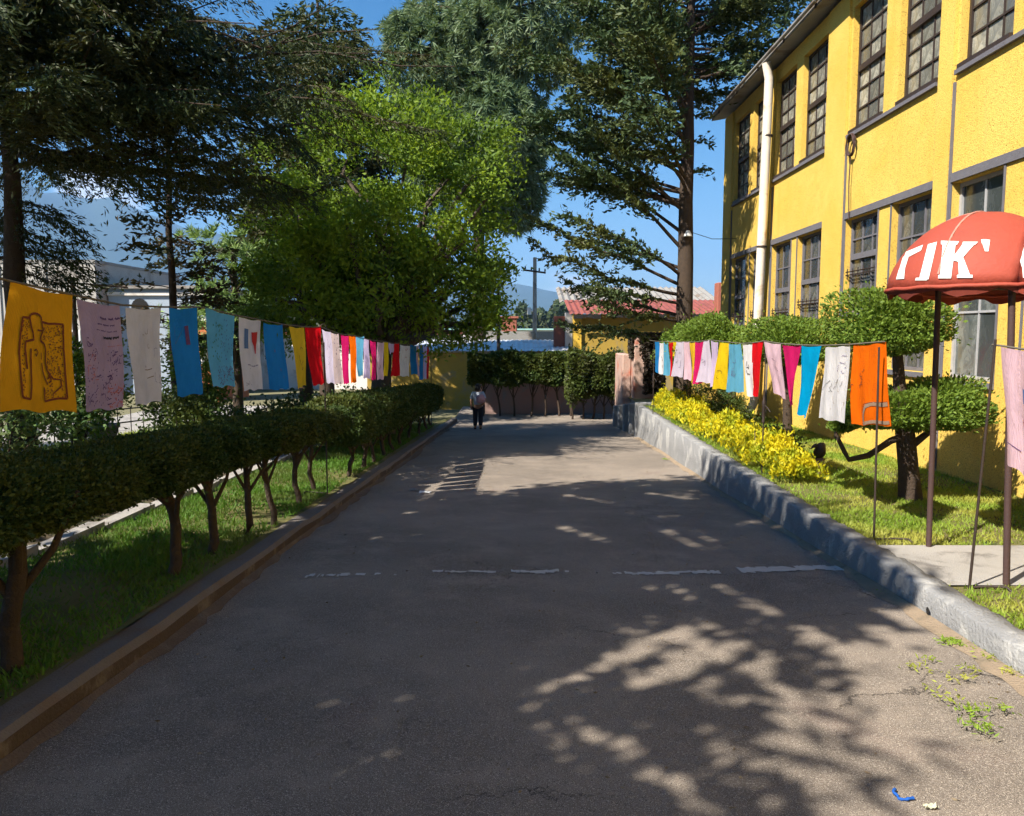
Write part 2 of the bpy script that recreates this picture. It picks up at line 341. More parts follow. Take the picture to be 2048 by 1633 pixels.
def broad_tree(name, label, base, fork, crowns, leafL, leafW, mat, bark, seed, trunk_r, group=None, nl=22, per=55, dens=1.0, cat='tree', spread=0.24):
    rg = rng(seed); root = thing(name, label, cat, base, group)
    tb = MB(); mid = [(base[i]*0.45 + fork[i]*0.55 + (rg.normal()*0.05 if i < 2 else 0)) for i in range(3)]
    tb.tube([base, mid, fork], [trunk_r*1.25, trunk_r, trunk_r*0.85], 10)
    under(tb.build('trunk', bark, root), root)
    P, D, lb = [], [], MB()
    for c, r, n in crowns:
        p, d, cc = blob(c, r, int(n*dens), per, 0, rg, spread=spread)
        P.append(p); D.append(d)
        for j in rg.choice(len(cc), min(nl, len(cc)), replace=False):
            q = limb_path(fork, cc[j]*0.9 + np.array(c)*0.1, 0.15, 6, rg, 0.12)
            lb.tube(q, [trunk_r*0.5*(1-t/6.5) + 0.006 for t in range(6)], 5, cap=False)
    P = np.concatenate(P); D = np.concatenate(D)
    under(lb.build('limbs', bark, root), root)
    sz = rg.uniform(0.7, 1.25, len(P))
    under(leaves('crown', P, D, leafL*sz, leafW*sz, mat, root, rg, 0.15), root)
    return root
# openings cut into the foliage of the shading conifers, given by where their light lands on the drive: x0 y0 x1 y1 half-width
GAPS = []
for a, b, c, d, w_ in ((1065,1385,1355,1262,0.075),(1240,1385,1368,1312,0.07),(1072,1430,1165,1535,0.075),(1195,1468,1420,1625,0.10),(1372,1262,1445,1310,0.09),(1110,1050,1210,1080,0.12),(1330,1062,1400,1095,0.12),(1385,1060,1450,1100,0.08),(1310,1130,1390,1205,0.07),(1400,1150,1500,1200,0.08),(1480,1190,1560,1230,0.08),(1280,1160,1310,1180,0.09),(1130,990,1230,1005,0.10),(1300,985,1420,1000,0.12),(1500,1330,1620,1420,0.09),(1440,1500,1500,1520,0.07),(1540,1480,1660,1500,0.08),(820,1590,900,1625,0.05)):
    p_, q_ = atG(a, b, 0, 0.05), atG(c, d, 0, 0.05); GAPS.append((p_[0], p_[1], q_[0], q_[1], w_))
def open_gaps(P):
    t_ = (P[:, 2] + 0.05*P[:, 1])/(tosun.z + 0.05*tosun.y); gx_, gy_ = P[:, 0] - tosun.x*t_, P[:, 1] - tosun.y*t_; keep = gx_ < 2.98 + 0.13*rng(9).normal(size=len(P))  # foliage also trimmed so that its shade stops near the wall
    for x0, y0, x1, y1, w_ in GAPS:
        dx, dy = x1-x0, y1-y0; q = np.clip(((gx_-x0)*dx + (gy_-y0)*dy)/(dx*dx+dy*dy), 0, 1)
        keep &= np.hypot(gx_-x0-q*dx, gy_-y0-q*dy) > w_*0.85
    return keep
def conifer(name, label, base, top, trunk_r, branches, mat, bark, seed, spray=(0.17, 0.06), twig=0.55, tw_step=0.11, start=0.25, dens=1.0, droop=0.25, group=None, hang=0.0, lean=(0, 0)):
    """branches: (height, azimuth in degrees, length, rise in degrees)"""
    rg = rng(seed); root = thing(name, label, 'tree', base, group); H = top - base[2]
    def axis(z): t = (z-base[2])/H; return np.array([base[0] + lean[0]*t, base[1] + lean[1]*t, z])
    tb = MB(); zs = np.linspace(base[2], top, 12)
    tb.tube([axis(z) + np.array([rg.normal()*0.02, rg.normal()*0.02, 0]) for z in zs], [trunk_r*(1.12 - 0.95*(i/11)) for i in range(12)], 10)
    under(tb.build('trunk', bark, root), root)
    lb = MB(); P, D = [], []
    for (z, az, L, rise) in branches:
        a = R(az); h = np.array([math.cos(a), math.sin(a), 0]); p0 = axis(z)
        n = 9; pts = []; bend, sway = rg.normal()*0.035, rg.normal()*0.07; side_ = np.array([-h[1], h[0], 0])
        for i in range(n):
            t = i/(n-1); s = L*t
            pts.append(p0 + h*s*math.cos(R(rise)) + np.array([0, 0, s*math.sin(R(rise)) - droop*L*t*t*0.55 + bend*L*math.sin(math.pi*t)]) + side_*sway*L*math.sin(2.6*t) + rg.normal(size=3)*0.022*L*t)
        r0 = max(0.012, trunk_r*0.22*min(1, L/3))
        lb.tube(pts, [r0*(1-0.88*i/(n-1)) for i in range(n)], 5, cap=False)
        side = np.cross(h, [0, 0, 1]); pa = np.array(pts)
        nt = max(3, int(L*(1-start)/tw_step*dens))
        for k in range(nt):
            t = start + (1-start)*(k + rg.random())/nt; x = t*(n-1); i = min(int(x), n-2); c = pa[i] + (pa[i+1]-pa[i])*(x-i)
            ax = unit(pa[i+1]-pa[i]); sg = 1 if k % 2 else -1
            tl = twig*(0.45 + 0.75*(1-abs(2*t-1.05)))*rg.uniform(0.6, 1.2)*min(1, L/2.2 + 0.35)
            d = unit(ax*0.75 + side*sg*rg.uniform(0.5, 1.1) + np.array([0, 0, rg.normal()*0.22 - 0.05 - hang]))
            m = max(3, int(tl/spray[0]*3.2)); s = rg.random(m)*tl
            pp = c + d*s[:, None] + rg.normal(size=(m, 3))*spray[0]*0.22 + np.array([0, 0, -1])*(s[:, None]**2)*(0.25 + hang)
            P.append(pp); D.append(d + rg.normal(size=(m, 3))*0.45 + np.array([0, 0, -hang]))
    P = np.concatenate(P); D = np.concatenate(D)
    if name == 'big_conifer':      # sprays culled on purpose so that sun reaches the middle of the drive
        t_ = (P[:, 2] + 0.05*P[:, 1])/(tosun.z + 0.05*tosun.y); gx_, gy_ = P[:, 0] - tosun.x*t_, P[:, 1] - tosun.y*t_; q_ = rg.random(len(P))
        k_ = ~(((gx_ > -0.8) & (gy_ > 10.8) & (gy_ < 14.6 + 0.5*gx_) & (q_ < 0.88)) | ((gx_ > 0.9) & (gy_ > 14.5) & (gy_ < 18.5) & (q_ < 0.7))); P, D = P[k_], D[k_]
    if name == 'shade_conifer': k_ = open_gaps(P); P, D = P[k_], D[k_]
    under(lb.build('branches', bark, root), root)
    sz = rg.uniform(0.65, 1.3, len(P))
    under(leaves('crown', P, D, spray[0]*sz, spray[1]*sz, mat, root, rg, 0.1), root)
    return root
def pine(name, label, base, top, trunk_r, crowns, mat, bark, seed, needle=(0.42, 0.05), per=16, hang=0.55, group=None):
    """long drooping needles in mop-like tufts"""
    rg = rng(seed); root = thing(name, label, 'tree', base, group)
    tb = MB(); tb.tube([(base[0], base[1], z) for z in np.linspace(base[2], top, 8)], [trunk_r*(1.1-0.1*i) for i in range(8)], 9)
    under(tb.build('trunk', bark, root), root)
    P, D, lb = [], [], MB()
    for c, r, n in crowns:
        d = sphere_dirs(n, rg); rr = (0.40 + 0.60*rg.random(n)**0.5)*lumpy(d, rg, 9, 0.24)
        cc = d*rr[:, None]*np.array(r) + np.array(c)
        for j in range(0, n, 14):
            zc = min(max(cc[j, 2] - 0.8, base[2] + 1), top)
            lb.tube(limb_path((base[0], base[1], zc), cc[j], 0.1, 5, rg, 0.08), [trunk_r*0.3, trunk_r*0.24, trunk_r*0.18, trunk_r*0.1, 0.015], 5, cap=False)
        dd = unit(d[:, None, :]*0.7 + sphere_dirs(n*per, rg).reshape(n, per, 3) + np.array([0, 0, 0.25]))
        tip = dd*needle[0]*0.5; tip[..., 2] -= hang*needle[0]*rg.random((n, per))*0.6
        P.append((cc[:, None, :] + tip).reshape(-1, 3)); dd = dd.copy(); dd[..., 2] -= hang; D.append(dd.reshape(-1, 3))
    P = np.concatenate(P); D = np.concatenate(D)
    under(lb.build('limbs', bark, root), root)
    sz = rg.uniform(0.7, 1.25, len(P))
    under(leaves('crown', P, D, needle[0]*sz, needle[1]*sz, mat, root, rg, 0.2), root)
    return root
def grass(name, label, N, area, zf, h, w, mat, seed, mask=None, lean=0.5):
    rg = rng(seed); x0, x1, y0, y1 = area
    u = rg.random((N, 2)); X = x0 + (x1-x0)*u[:, 0]; Y = y0 + (y1-y0)*u[:, 1]**1.5
    if mask is not None: k = mask(X, Y, rg); X, Y = X[k], Y[k]
    n = len(X); Z = np.array([zf(y) for y in Y]); C = np.stack([X, Y, Z], 1)
    hh = h*rg.uniform(0.45, 1.35, n)*(1 + 0.04*np.maximum(Y, 0)); ww = w*rg.uniform(0.7, 1.3, n)*(1 + 0.09*np.maximum(Y, 0))
    a = rg.uniform(0, 6.283, n); S = np.stack([np.cos(a), np.sin(a), 0*a], 1)*ww[:, None]
    T = C + np.stack([rg.normal(size=n)*lean*hh, rg.normal(size=n)*lean*hh, hh], 1)
    V = np.stack([C - S, C + S, T], 1).reshape(-1, 3)
    o = npmesh(name, V, np.arange(3*n).reshape(-1, 3), mat)
    return tag(o, label, 'grass', kind='stuff')

# ================================================================== THE SETTING
def sheet(name, mat, xs, ys, zf, parent=None, kind='structure'):
    """xs: function of y giving (x0, x1, columns)"""
    V, Fa = [], []; nx = None
    for y in ys:
        x0, x1, nx = xs(y)
        for i in range(nx + 1):
            x = x0 + (x1-x0)*i/nx; V.append((x, y, zf(x, y)))
    for j in range(len(ys)-1):
        for i in range(nx):
            a = j*(nx+1)+i; Fa.append((a, a+1, a+nx+2, a+nx+1))
    o = npmesh(name, V, Fa, mat, parent, True)
    return tag(o, kind=kind)
def zg(x, y):
    if y < 26: z = -0.05*max(y, -14) - 0.16
    else: z = -1.46 - 0.012*min(y-26, 160)
    if x > 3.0 and y < 30: z = min(z, z_terr(y) - 0.3)
    return z
gy = [-13000, -1500, -300, -60, -14] + list(np.linspace(-10, 40, 26)) + [60, 100, 186, 500, 1500, 4000, 13000]
V, Fa = [], []; gx = [-13000, -1500, -300, -90, -40, -20, -10, -5, -2, 0, 2.6, 3.2, 6, 12, 25, 60, 200, 1500, 13000]
for y in gy:
    for x in gx: V.append((x, y, zg(x, y)))
n_ = len(gx)
for j in range(len(gy)-1):
    for i in range(n_-1): a = j*n_+i; Fa.append((a, a+1, a+n_+1, a+n_))
tag(npmesh('ground', V, Fa, EARTH), kind='structure')

def wall_x(y): return 2.66 + 0.02*max(0, y-4) + (0.006*max(0, y-11))
rr = rng(3)
def zrd(x, y): return z_road(y) + 0.012*math.sin(x*1.7 + y*0.6) + 0.008*math.sin(y*1.9 - x*0.8) - 0.012
road = sheet('road', ASPH, lambda y: (-2.16, wall_x(y)+0.1 if y < 19.2 else 5.2, 20), list(np.linspace(-10, 31, 110)), zrd)
road['label'] = 'worn asphalt drive in dappled shade'

# worn paint line across the road, patch, in flakes
def flake(mb, x0, x1, y0, y1, n, rg, z=0.006):
    xs_ = np.sort(rg.uniform(x0, x1, n)); xs_[0], xs_[-1] = x0, x1
    top = [(x, y1 + rg.normal()*0.008, zrd(x, y1)+z) for x in xs_]; bot = [(x, y0 + rg.normal()*0.008, zrd(x, y0)+z) for x in xs_]
    b = len(mb.v); mb.add(bot+top, [(i, i+1, n+i+1, n+i) for i in range(n-1)])
rg = rng(11); mb = MB()
for A, B, ya, yb, th, keep in ((608,700,1153,1151,5,.8),(700,792,1151,1149,3,.6),(846,990,1142,1140,4,.7),(1022,1136,1138,1138,5,.85),(1226,1262,1140,1140,4,.6),(1264,1435,1142,1141,6,.85),(1484,1692,1139,1137,10,.97)):
    a = A
    while a < B:
        L_ = rg.uniform(6, 22); b = min(B, a+L_); t_ = (a-A)/(B-A); yc = ya+(yb-ya)*t_ + rg.normal()*0.8; h_ = th*rg.uniform(.5, 1.1)
        if rg.random() < keep:
            p = atG(a, yc+h_/2, 0, 0.05); q = atG(b + 1.5, yc-h_/2, 0, 0.05); flake(mb, p[0], q[0], p[1], q[1] + 0.003, 6, rg)
        a = b + (0 if rg.random() < 0.6 else rg.uniform(1, 5))
tag(mb.build('line_marking', LINE), kind='structure')

# dirt gathered along the kerb and the wall foot
def dirt(name, mat, xa, sgn, w0, y0, y1, seed):
    rg = rng(seed); ys_ = np.linspace(y0, y1, 160); V = []; w_ = w0
    for y in ys_:
        w_ = max(0.02, w_ + rg.normal()*0.018 + (w0-w_)*0.25)
        for q in (0, 0.5, 1): x = xa(y) + sgn*w_*q; V.append((x, y + rg.normal()*0.004, zrd(x, y) + (0.030, 0.014, 0.003)[int(q*2)]))
    tag(npmesh(name, V, [(3*i+k, 3*i+k+1, 3*i+k+4, 3*i+k+3) for i in range(len(ys_)-1) for k in (0, 1)], mat, None, True), kind='structure')
dirt('kerb_dirt', m_simple('damp_dirt', (0.15, 0.105, 0.075), (0.11, 0.085, 0.065), 9, 1.0, 0.8, 60, stain=(0.16, 0.125, 0.095), stain_scale=6), lambda y: -2.13 + 0.006*max(0, y), 1, 0.06, 1.5, 22, 15)
dirt('wall_dirt', m_simple('sandy_dirt', (0.33, 0.25, 0.17), (0.23, 0.175, 0.12), 9, 1.0, 0.8, 60, stain=(0.20, 0.16, 0.11), stain_scale=6), lambda y: wall_x(y)-0.012, -1, 0.08, 2.5, 19, 16)

# left kerb
kb = MB(); ky = list(np.linspace(-10, 25.5, 60)); rg = rng(5); Kv = []
for y in ky:
    j = rg.normal()*0.005; x = -2.13 + 0.006*max(0, y) + j; z = z_road(y)
    Kv.append([(x, y, z-0.1), (x-0.005, y, z+0.075+rg.normal()*0.006), (x-0.035, y, z+0.108+rg.normal()*0.005), (x-0.185+rg.normal()*0.008, y, z+0.112+rg.normal()*0.005), (x-0.21, y, z-0.05)])
for i in range(len(ky)-1):
    for k in range(4): kb.add([Kv[i][k], Kv[i+1][k], Kv[i+1][k+1], Kv[i][k+1]], [(0, 1, 2, 3)], 0 if k == 0 else 1, True)
tag(kb.build('kerb', [KERBF, KERBT]), kind='structure')

# left lawns, garden strip and path
def zl(x, y): return z_left(y) - 0.022 + 0.014*min(1, max(0, (x+2.7)/0.3)) + 0.015*math.sin(x*2.1 + y*1.3)
sheet('lawn_strip', TURF, lambda y: (-3.9, -2.295 + 0.006*max(0, y), 8), list(np.linspace(-10, 25.5, 50)), zl)
gk = MB()
for i, y in enumerate(np.arange(-2, 25, 1.02)):
    gk.box((-4.06, y, z_left(y)-0.2), (-3.9, y+1.0, z_left(y+0.5)+0.05), 0, 0.008)
tag(gk.build('garden_edging', CONC), kind='structure')
sheet('planting_bed', SOIL, lambda y: (-5.6, -4.06, 6), list(np.linspace(-10, 26, 30)), lambda x, y: zl(x, y)-0.02)
sheet('back_lawn', TURF, lambda y: (-9.4, -5.6, 8), list(np.linspace(-10, 27, 30)), zl)
sheet('garden_path', CONC, lambda y: (-13.5, -9.4, 4), list(np.linspace(-10, 30, 20)), lambda x, y: zl(x, y)+0.015)

# right terrace
sheet('terrace_lawn', TURF, lambda y: (wall_x(y)+0.16, 5.32, 10), list(np.linspace(6.05, 24, 40)), lambda x, y: z_terr(y) + 0.012*math.sin(3*x+2*y))
sheet('terrace_lawn_near', TURF, lambda y: (wall_x(y)+0.16, 5.32, 10), list(np.linspace(-10, 5.12, 30)), lambda x, y: z_terr(y) + 0.012*math.sin(3*x+2*y))
sheet('terrace_path', CONC, lambda y: (wall_x(y)+0.15, 5.32, 10), list(np.linspace(5.08, 6.1, 5)), lambda x, y: z_terr(y) + 0.018)

# retaining wall: its own thing
rg = rng(8); V, Fa, mi = [], [], []
wy = list(np.linspace(-10, 2.9, 30)) + list(np.linspace(3, 12, 130)) + list(np.linspace(12.1, 19.25, 60))
for y in wy:
    x = wall_x(y) + rg.normal()*0.002; zt = z_terr(y) + 0.03 + rg.normal()*0.003; zb = z_road(y) - 0.12
    if y > 11: zt += 0.0
    V += [(x-0.015, y, zb), (x+rg.normal()*0.002, y, (zb+zt)/2), (x+rg.normal()*0.002, y, zt-0.014), (x+0.010+abs(rg.normal())*0.004, y, zt+rg.normal()*0.002), (x+0.09, y, zt+0.004+rg.normal()*0.003), (x+0.185+rg.normal()*0.012, y, zt), (x+0.20, y, zt-0.2)]
for j in range(len(wy)-1):
    for k in range(6): a = j*7+k; Fa.append((a, a+7, a+8, a+1)); mi.append(0 if k < 2 else 1)
V += V[-7:]; b = len(V)-7
wl = npmesh('retaining_wall', V, Fa, [CONCG, CONCG], None, False, mi)
e_ = bpy.data.objects.new('end_face', bpy.data.meshes.new('end_face')); e_.data.from_pydata([tuple(map(float, v)) for v in V[b:]], [], [tuple(range(6, -1, -1))]); e_.data.materials.append(CONCG); link(e_, wl)
tag(wl, 'low grey concrete retaining wall along the drive', 'wall')
# drain hole in the wall
p = atX(1857, 1222, wall_x(4.6)-0.012)
dh = MB()
for dx, r_ in ((0.0, 0.020), (0.05, 0.014)):
    dh.add([(p[0]-0.006, p[1] + r_*math.cos(a), p[2]-dx + r_*1.3*math.sin(a)) for a in np.linspace(0, 6.283, 9)[:-1]], [tuple(range(8))])
dh.build('drain_hole', DARKIN, wl)

# concrete slabs at the far end of the wall (side of the steps)
st = thing('concrete_steps', 'grey concrete step slabs at far end of the retaining wall', 'steps', (3.1, 19.4, z_road(19.4)))
for i in range(5):
    y = 19.45 + i*0.95; b_ = MB(); x = 3.02 - 0.02*i
    b_.bbox((x-0.03, y, z_road(y)-0.1), (x+0.55, y+0.2, z_terr(y)+0.10-0.10*i), 0.02)
    under(b_.build('step_slab', CONCG, st), st)
b_ = MB(); b_.bbox((3.35, 19.3, -1.4), (5.2, 24.4, z_terr(20)-0.05), 0.03); under(b_.build('landing', CONC, st), st)

# ------------------------------------------------------------------ yellow two-storey building on the right
BX = 5.3
by = thing('yellow_building', 'two-storey building with rough yellow walls and dark steel windows', 'building', (BX, 20.1, -0.2))
wins = [(18.2, 19.4), (17.0, 17.9), (15.25, 16.38), (13.72, 14.9), (11.62, 12.75), (10.12, 11.2), (8.66, 9.68), (7.1, 8.2), (5.2, 6.3), (3.6, 4.7)]
UZ, LZ = (4.78, 6.70), 3.42
sills = [1.1, 1.1, 1.1, 1.3, 1.95, 1.1, 1.05, 1.05, 1.05, 1.05]
openings = [(a, b, UZ[0], UZ[1]) for a, b in wins] + [(a, b, s, LZ) for (a, b), s in zip(wins, sills)]
Y0, Y1, Z0, Z1 = -12.0, 20.15, -0.6, 7.0
ycs = sorted({Y0, Y1, *[v for a, b in wins for v in (a, b)]}); zcs = sorted({Z0, Z1, UZ[0], UZ[1], LZ, *sills})
wb = MB()
for i in range(len(ycs)-1):
    for j in range(len(zcs)-1):
        ym, zm = (ycs[i]+ycs[i+1])/2, (zcs[j]+zcs[j+1])/2
        if any(a < ym < b and c < zm < d for a, b, c, d in openings): continue
        wb.add([(BX, ycs[i+1], zcs[j]), (BX, ycs[i], zcs[j]), (BX, ycs[i], zcs[j+1]), (BX, ycs[i+1], zcs[j+1])], [(0, 1, 2, 3)])
DP = 0.17
for a, b, c, d in openings:
    wb.add([(BX, a, c), (BX, a, d), (BX+DP, a, d), (BX+DP, a, c)], [(0, 1, 2, 3)])
    wb.add([(BX, b, c), (BX+DP, b, c), (BX+DP, b, d), (BX, b, d)], [(0, 1, 2, 3)])
    wb.add([(BX, a, c), (BX+DP, a, c), (BX+DP, b, c), (BX, b, c)], [(0, 1, 2, 3)])
    wb.add([(BX, a, d), (BX, b, d), (BX+DP, b, d), (BX+DP, a, d)], [(0, 1, 2, 3)])
for (x0, y0, x1, y1) in ((BX, Y1, BX+9, Y1), (BX+9, Y1, BX+9, Y0), (BX+9, Y0, BX, Y0)):
    wb.add([(x0, y0, Z0), (x1, y1, Z0), (x1, y1, Z1), (x0, y0, Z1)], [(0, 1, 2, 3)])
under(wb.build('wall', STUCCO, by), by)
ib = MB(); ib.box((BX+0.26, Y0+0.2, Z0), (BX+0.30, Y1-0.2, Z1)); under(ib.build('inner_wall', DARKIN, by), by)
# pilasters with grey edges
for (a, b) in ((19.52, 20.2), (16.45, 16.95), (12.83, 13.64), (9.74, 10.06), (6.4, 7.0)):
    p_ = MB(); p_.box((BX-0.045, a, Z0), (BX-0.002, b, Z1-0.02)); o = under(p_.build('pilaster', STUCCO, by), by)
    for y in (a, b):
        e = MB(); e.box((BX-0.028, y-0.034 if y == a else y+0.002, Z0), (BX-0.003, y-0.002 if y == a else y+0.034, UZ[0]-0.16)); under(e.build('edge_strip', TRIM, o), by)
# grey bands over the lower windows and under the upper ones
for (a, b) in ((17.0, 19.42), (13.70, 16.40), (10.11, 12.78), (7.08, 9.69), (3.5, 6.36)):
    e = MB(); e.box((BX-0.03, a, LZ+0.012), (BX-0.002, b, LZ+0.115), 0, 0.004); under(e.build('lintel_band', TRIM, by), by)
    e = MB(); e.box((BX-0.05, a, UZ[0]-0.085), (BX-0.002, b, UZ[0]-0.03), 0, 0.004); under(e.build('sill_band', TRIM, by), by)
# windows
pane_cache = {}
def window(a, b, c, d, cols, rows, thick, frame_m, glass_m, blanks=(), gmat2=None):
    w = MB(); X0, X1 = BX+0.09, BX+0.145
    t = 0.05
    w.box((X0, a+0.002, c+0.002), (X1, a+t, d-0.002)); w.box((X0, b-t, c+0.002), (X1, b-0.002, d-0.002))
    w.box((X0, a+t, c+0.002), (X1, b-t, c+t)); w.box((X0, a+t, d-t), (X1, b-t, d-0.002))
    ys_ = np.linspace(a+t, b-t, cols+1); zs_ = np.linspace(c+t, d-t, rows+1)
    for y in ys_[1:-1]: w.box((X0+0.012, y-0.012, c+t), (X1-0.012, y+0.012, d-t))
    for k, z in enumerate(zs_[1:-1], 1):
        h = 0.045 if k in thick else 0.013
        w.box((X0+0.008 if h < 0.03 else X0-0.02, a+t, z-h), (X1-0.009, b-t, z+h))
    o = under(w.build('window', frame_m, by), by)
    dy, dz = ys_[1]-ys_[0]-0.004, zs_[1]-zs_[0]-0.004
    key = (round(dy, 3), round(dz, 3), glass_m.name)
    if key not in pane_cache:
        me = bpy.data.meshes.new('pane'); g = MB(); g.box((-0.003, -dy/2, -dz/2), (0.003, dy/2, dz/2))
        me.from_pydata(g.v, [], g.f); me.materials.append(glass_m); pane_cache[key] = me
    for i in range(cols):
        for k in range(rows):
            if (i, k) in blanks: continue
            g = bpy.data.objects.new('pane', pane_cache[key]); link(g, o)
            g.location = (X0+0.032, (ys_[i]+ys_[i+1])/2, (zs_[k]+zs_[k+1])/2)
            g.rotation_euler = (0, random.gauss(0, 0.008), random.gauss(0, 0.010))
    return o
for i, (a, b) in enumerate(wins):
    o = window(a, b, UZ[0], UZ[1], 3, 6, (3,), METAL, GLASSU)
    s = MB(); s.box((BX-0.035, a+0.01, UZ[0]-0.028), (BX+0.088, b-0.01, UZ[0]+0.03)); under(s.build('sill', METAL, o), by)
    big = i in (6, 7)
    o = window(a, b, sills[i], LZ, 2 if big else 3, 3 if big else 5, () if big else (3,), FRAMEW if big else TRIM, GLASSW if big else GLASSL)
    for y in (a, b):   # painted surround on the wall face
        e = MB(); e.box((BX-0.016, y-0.03 if y == a else y+0.002, sills[i]), (BX-0.003, y-0.002 if y == a else y+0.03, LZ+0.008)); under(e.build('surround', TRIM, o), by)
    s = MB(); s.box((BX-0.04, a-0.03, sills[i]-0.07), (BX+0.085, b+0.03, sills[i]-0.004)); under(s.build('sill', TRIM, o), by)
    if not big:        # iron security rail across the lower panes
        g = MB(); zb = sills[i] + (LZ-sills[i])*0.40
        for k in range(2): g.tube([(BX+0.02, a+0.03, zb+k*0.05), (BX+0.02, b-0.03, zb+k*0.05)], 0.011, 5)
        for k in range(6): y = a+0.08+(b-a-0.16)*k/5; g.tube([(BX+0.02, y, zb-0.06), (BX+0.02, y, zb+0.10)], 0.009, 5)
        under(g.build('security_rail', METAL, o), by)
# roof and eaves
rb = MB(); rb.add([(BX-0.32, Y0-0.3, 7.02), (BX-0.32, Y1+0.35, 7.02), (BX+9.3, Y1+0.35, 8.6), (BX+9.3, Y0-0.3, 8.6), (BX-0.32, Y0-0.3, 7.09), (BX-0.32, Y1+0.35, 7.09), (BX+9.3, Y1+0.35, 8.75), (BX+9.3, Y0-0.3, 8.75)], [(0,1,2,3), (4,7,6,5), (0,4,5,1), (1,5,6,2), (2,6,7,3), (3,7,4,0)])
ro = under(rb.build('roof', ROOFG, by), by)
for y in np.arange(7.3, 20, 1.55):
    c_ = MB(); c_.box((BX-0.345, y, 7.0), (BX-0.322, y+0.03, 7.2)); under(c_.build('gutter_bracket', METAL, ro), by)
gt = MB(); gt.tube([(BX-0.375, Y0-0.2, 7.08), (BX-0.375, Y1+0.3, 7.08)], 0.035, 8); under(gt.build('gutter', ROOFG, ro), by)
# white downpipe, leaning a little
dp = MB(); dp.tube([(4.98, 16.12, 7.0), (5.06, 16.16, 6.7), (5.08, 16.4, 3.2), (5.1, 16.62, 0.15), (5.0, 16.66, -0.1)], [0.085, 0.09, 0.095, 0.095, 0.095], 12)
under(dp.build('downpipe', PIPEM, by), by)
for z, y in ((5.6, 16.24), (3.4, 16.38), (1.5, 16.52)):
    c_ = MB(); c_.lathe([(0.10, -0.02), (0.108, -0.015), (0.108, 0.015), (0.10, 0.02)], 12, (5.085, y, z)); under(c_.build('pipe_clip', METAL, by), by)

# hanging coil of cable
c0 = atX(1699, 291, BX-0.09); cb_ = MB(); rg = rng(4)
pts = []
for i in range(70):
    a = i*0.36; r_ = 0.15 + 0.018*math.sin(i*0.37) + 0.008*rg.normal(); pts.append((BX-0.07 + 0.02*math.sin(i*0.21), c0[1] + r_*0.85*math.sin(a), c0[2] + r_*math.cos(a)*1.1))
cb_.tube(pts, 0.011, 5); e0 = atX(1697, 440, BX-0.06)
cb_.tube([(BX-0.06, c0[1]+0.02, c0[2]-0.16), (BX-0.055, c0[1]+0.05, c0[2]-0.6), (BX-0.055, e0[1], e0[2])], 0.009, 5)
tag(cb_.build('cable_coil', RUST), 'coil of brown cable hanging on the yellow wall under a window', 'cable')

# ------------------------------------------------------------------ annex and far walls at the end of the drive
def corrugated(mb, p00, p10, p11, p01, n, amp, m=0):
    """sheet with ridges running from the p00-p10 edge to the p01-p11 edge"""
    p00, p10, p11, p01 = map(np.array, (p00, p10, p11, p01)); V = []
    for i in range(2*n+1):
        t = i/(2*n); up = np.array([0, 0, amp if i % 2 else 0]); V += [p00+(p10-p00)*t+up, p01+(p11-p01)*t+up]
    mb.add(V, [(2*i, 2*i+2, 2*i+3, 2*i+1) for i in range(2*n)], m)
ax = thing('annex_building', 'low yellow annex with rusty red tin roof behind the far hedge', 'building', (5.5, 33, -1.4))
w = MB(); w.box((2.5, 33.0, -1.8), (9.0, 39.0, 2.42)); under(w.build('wall', SHADEYEL, ax), ax)
w = MB(); w.box((2.38, 32.86, -1.8), (2.72, 32.99, 2.46)); under(w.build('corner_pier', m_simple('bright_yellow_paint', (0.66, 0.42, 0.05), (0.55, 0.33, 0.04), 3), ax), ax)  # narrow pier in a brighter yellow than the annex wall
w = MB(); corrugated(w, (2.2, 32.5, 2.40), (9.4, 32.5, 2.40), (9.4, 36.6, 3.15), (2.2, 36.6, 3.15), 30, 0.05); rf = under(w.build('roof', REDROOF, ax), ax)
w = MB(); corrugated(w, (2.0, 36.6, 3.05), (9.6, 36.6, 3.05), (9.6, 40.5, 3.95), (2.0, 40.5, 3.95), 26, 0.09); under(w.build('back_roof', ROOFG, ax), ax)
w = MB(); w.tube([(5.5, 33.6, 2.5), (5.5, 33.6, 3.25)], 0.12, 8); under(w.build('flue', m_simple('rust', (0.10, 0.035, 0.02)), rf), ax)
w = MB(); w.bbox((8.45, 33.0, 2.4), (9.0, 33.6, 3.75), 0.03); under(w.build('chimney', BRICKR, rf), ax)
for k in range(16):
    w = MB(); x = 2.3 + k*0.44 + random.uniform(-.1, .1); w.box((x, 32.45, 2.27 + random.uniform(-.05, .03)), (x+random.uniform(.25, .42), 32.49, 2.39), 0, 0.01); under(w.build('eave_board', DARKIN, rf), ax)

w = MB(); w.box((1.6, 33.5, -1.8), (2.05, 34.2, 2.35)); bp = w.build('brick_pier', BRICKR); tag(bp, 'red brick gate pier beside the white post near the annex', 'pier')
w = MB(); w.box((2.07, 33.3, -1.8), (2.36, 33.8, 2.5)); tag(w.build('white_post', WHITEW), 'white plastered post between brick pier and yellow annex', 'post')

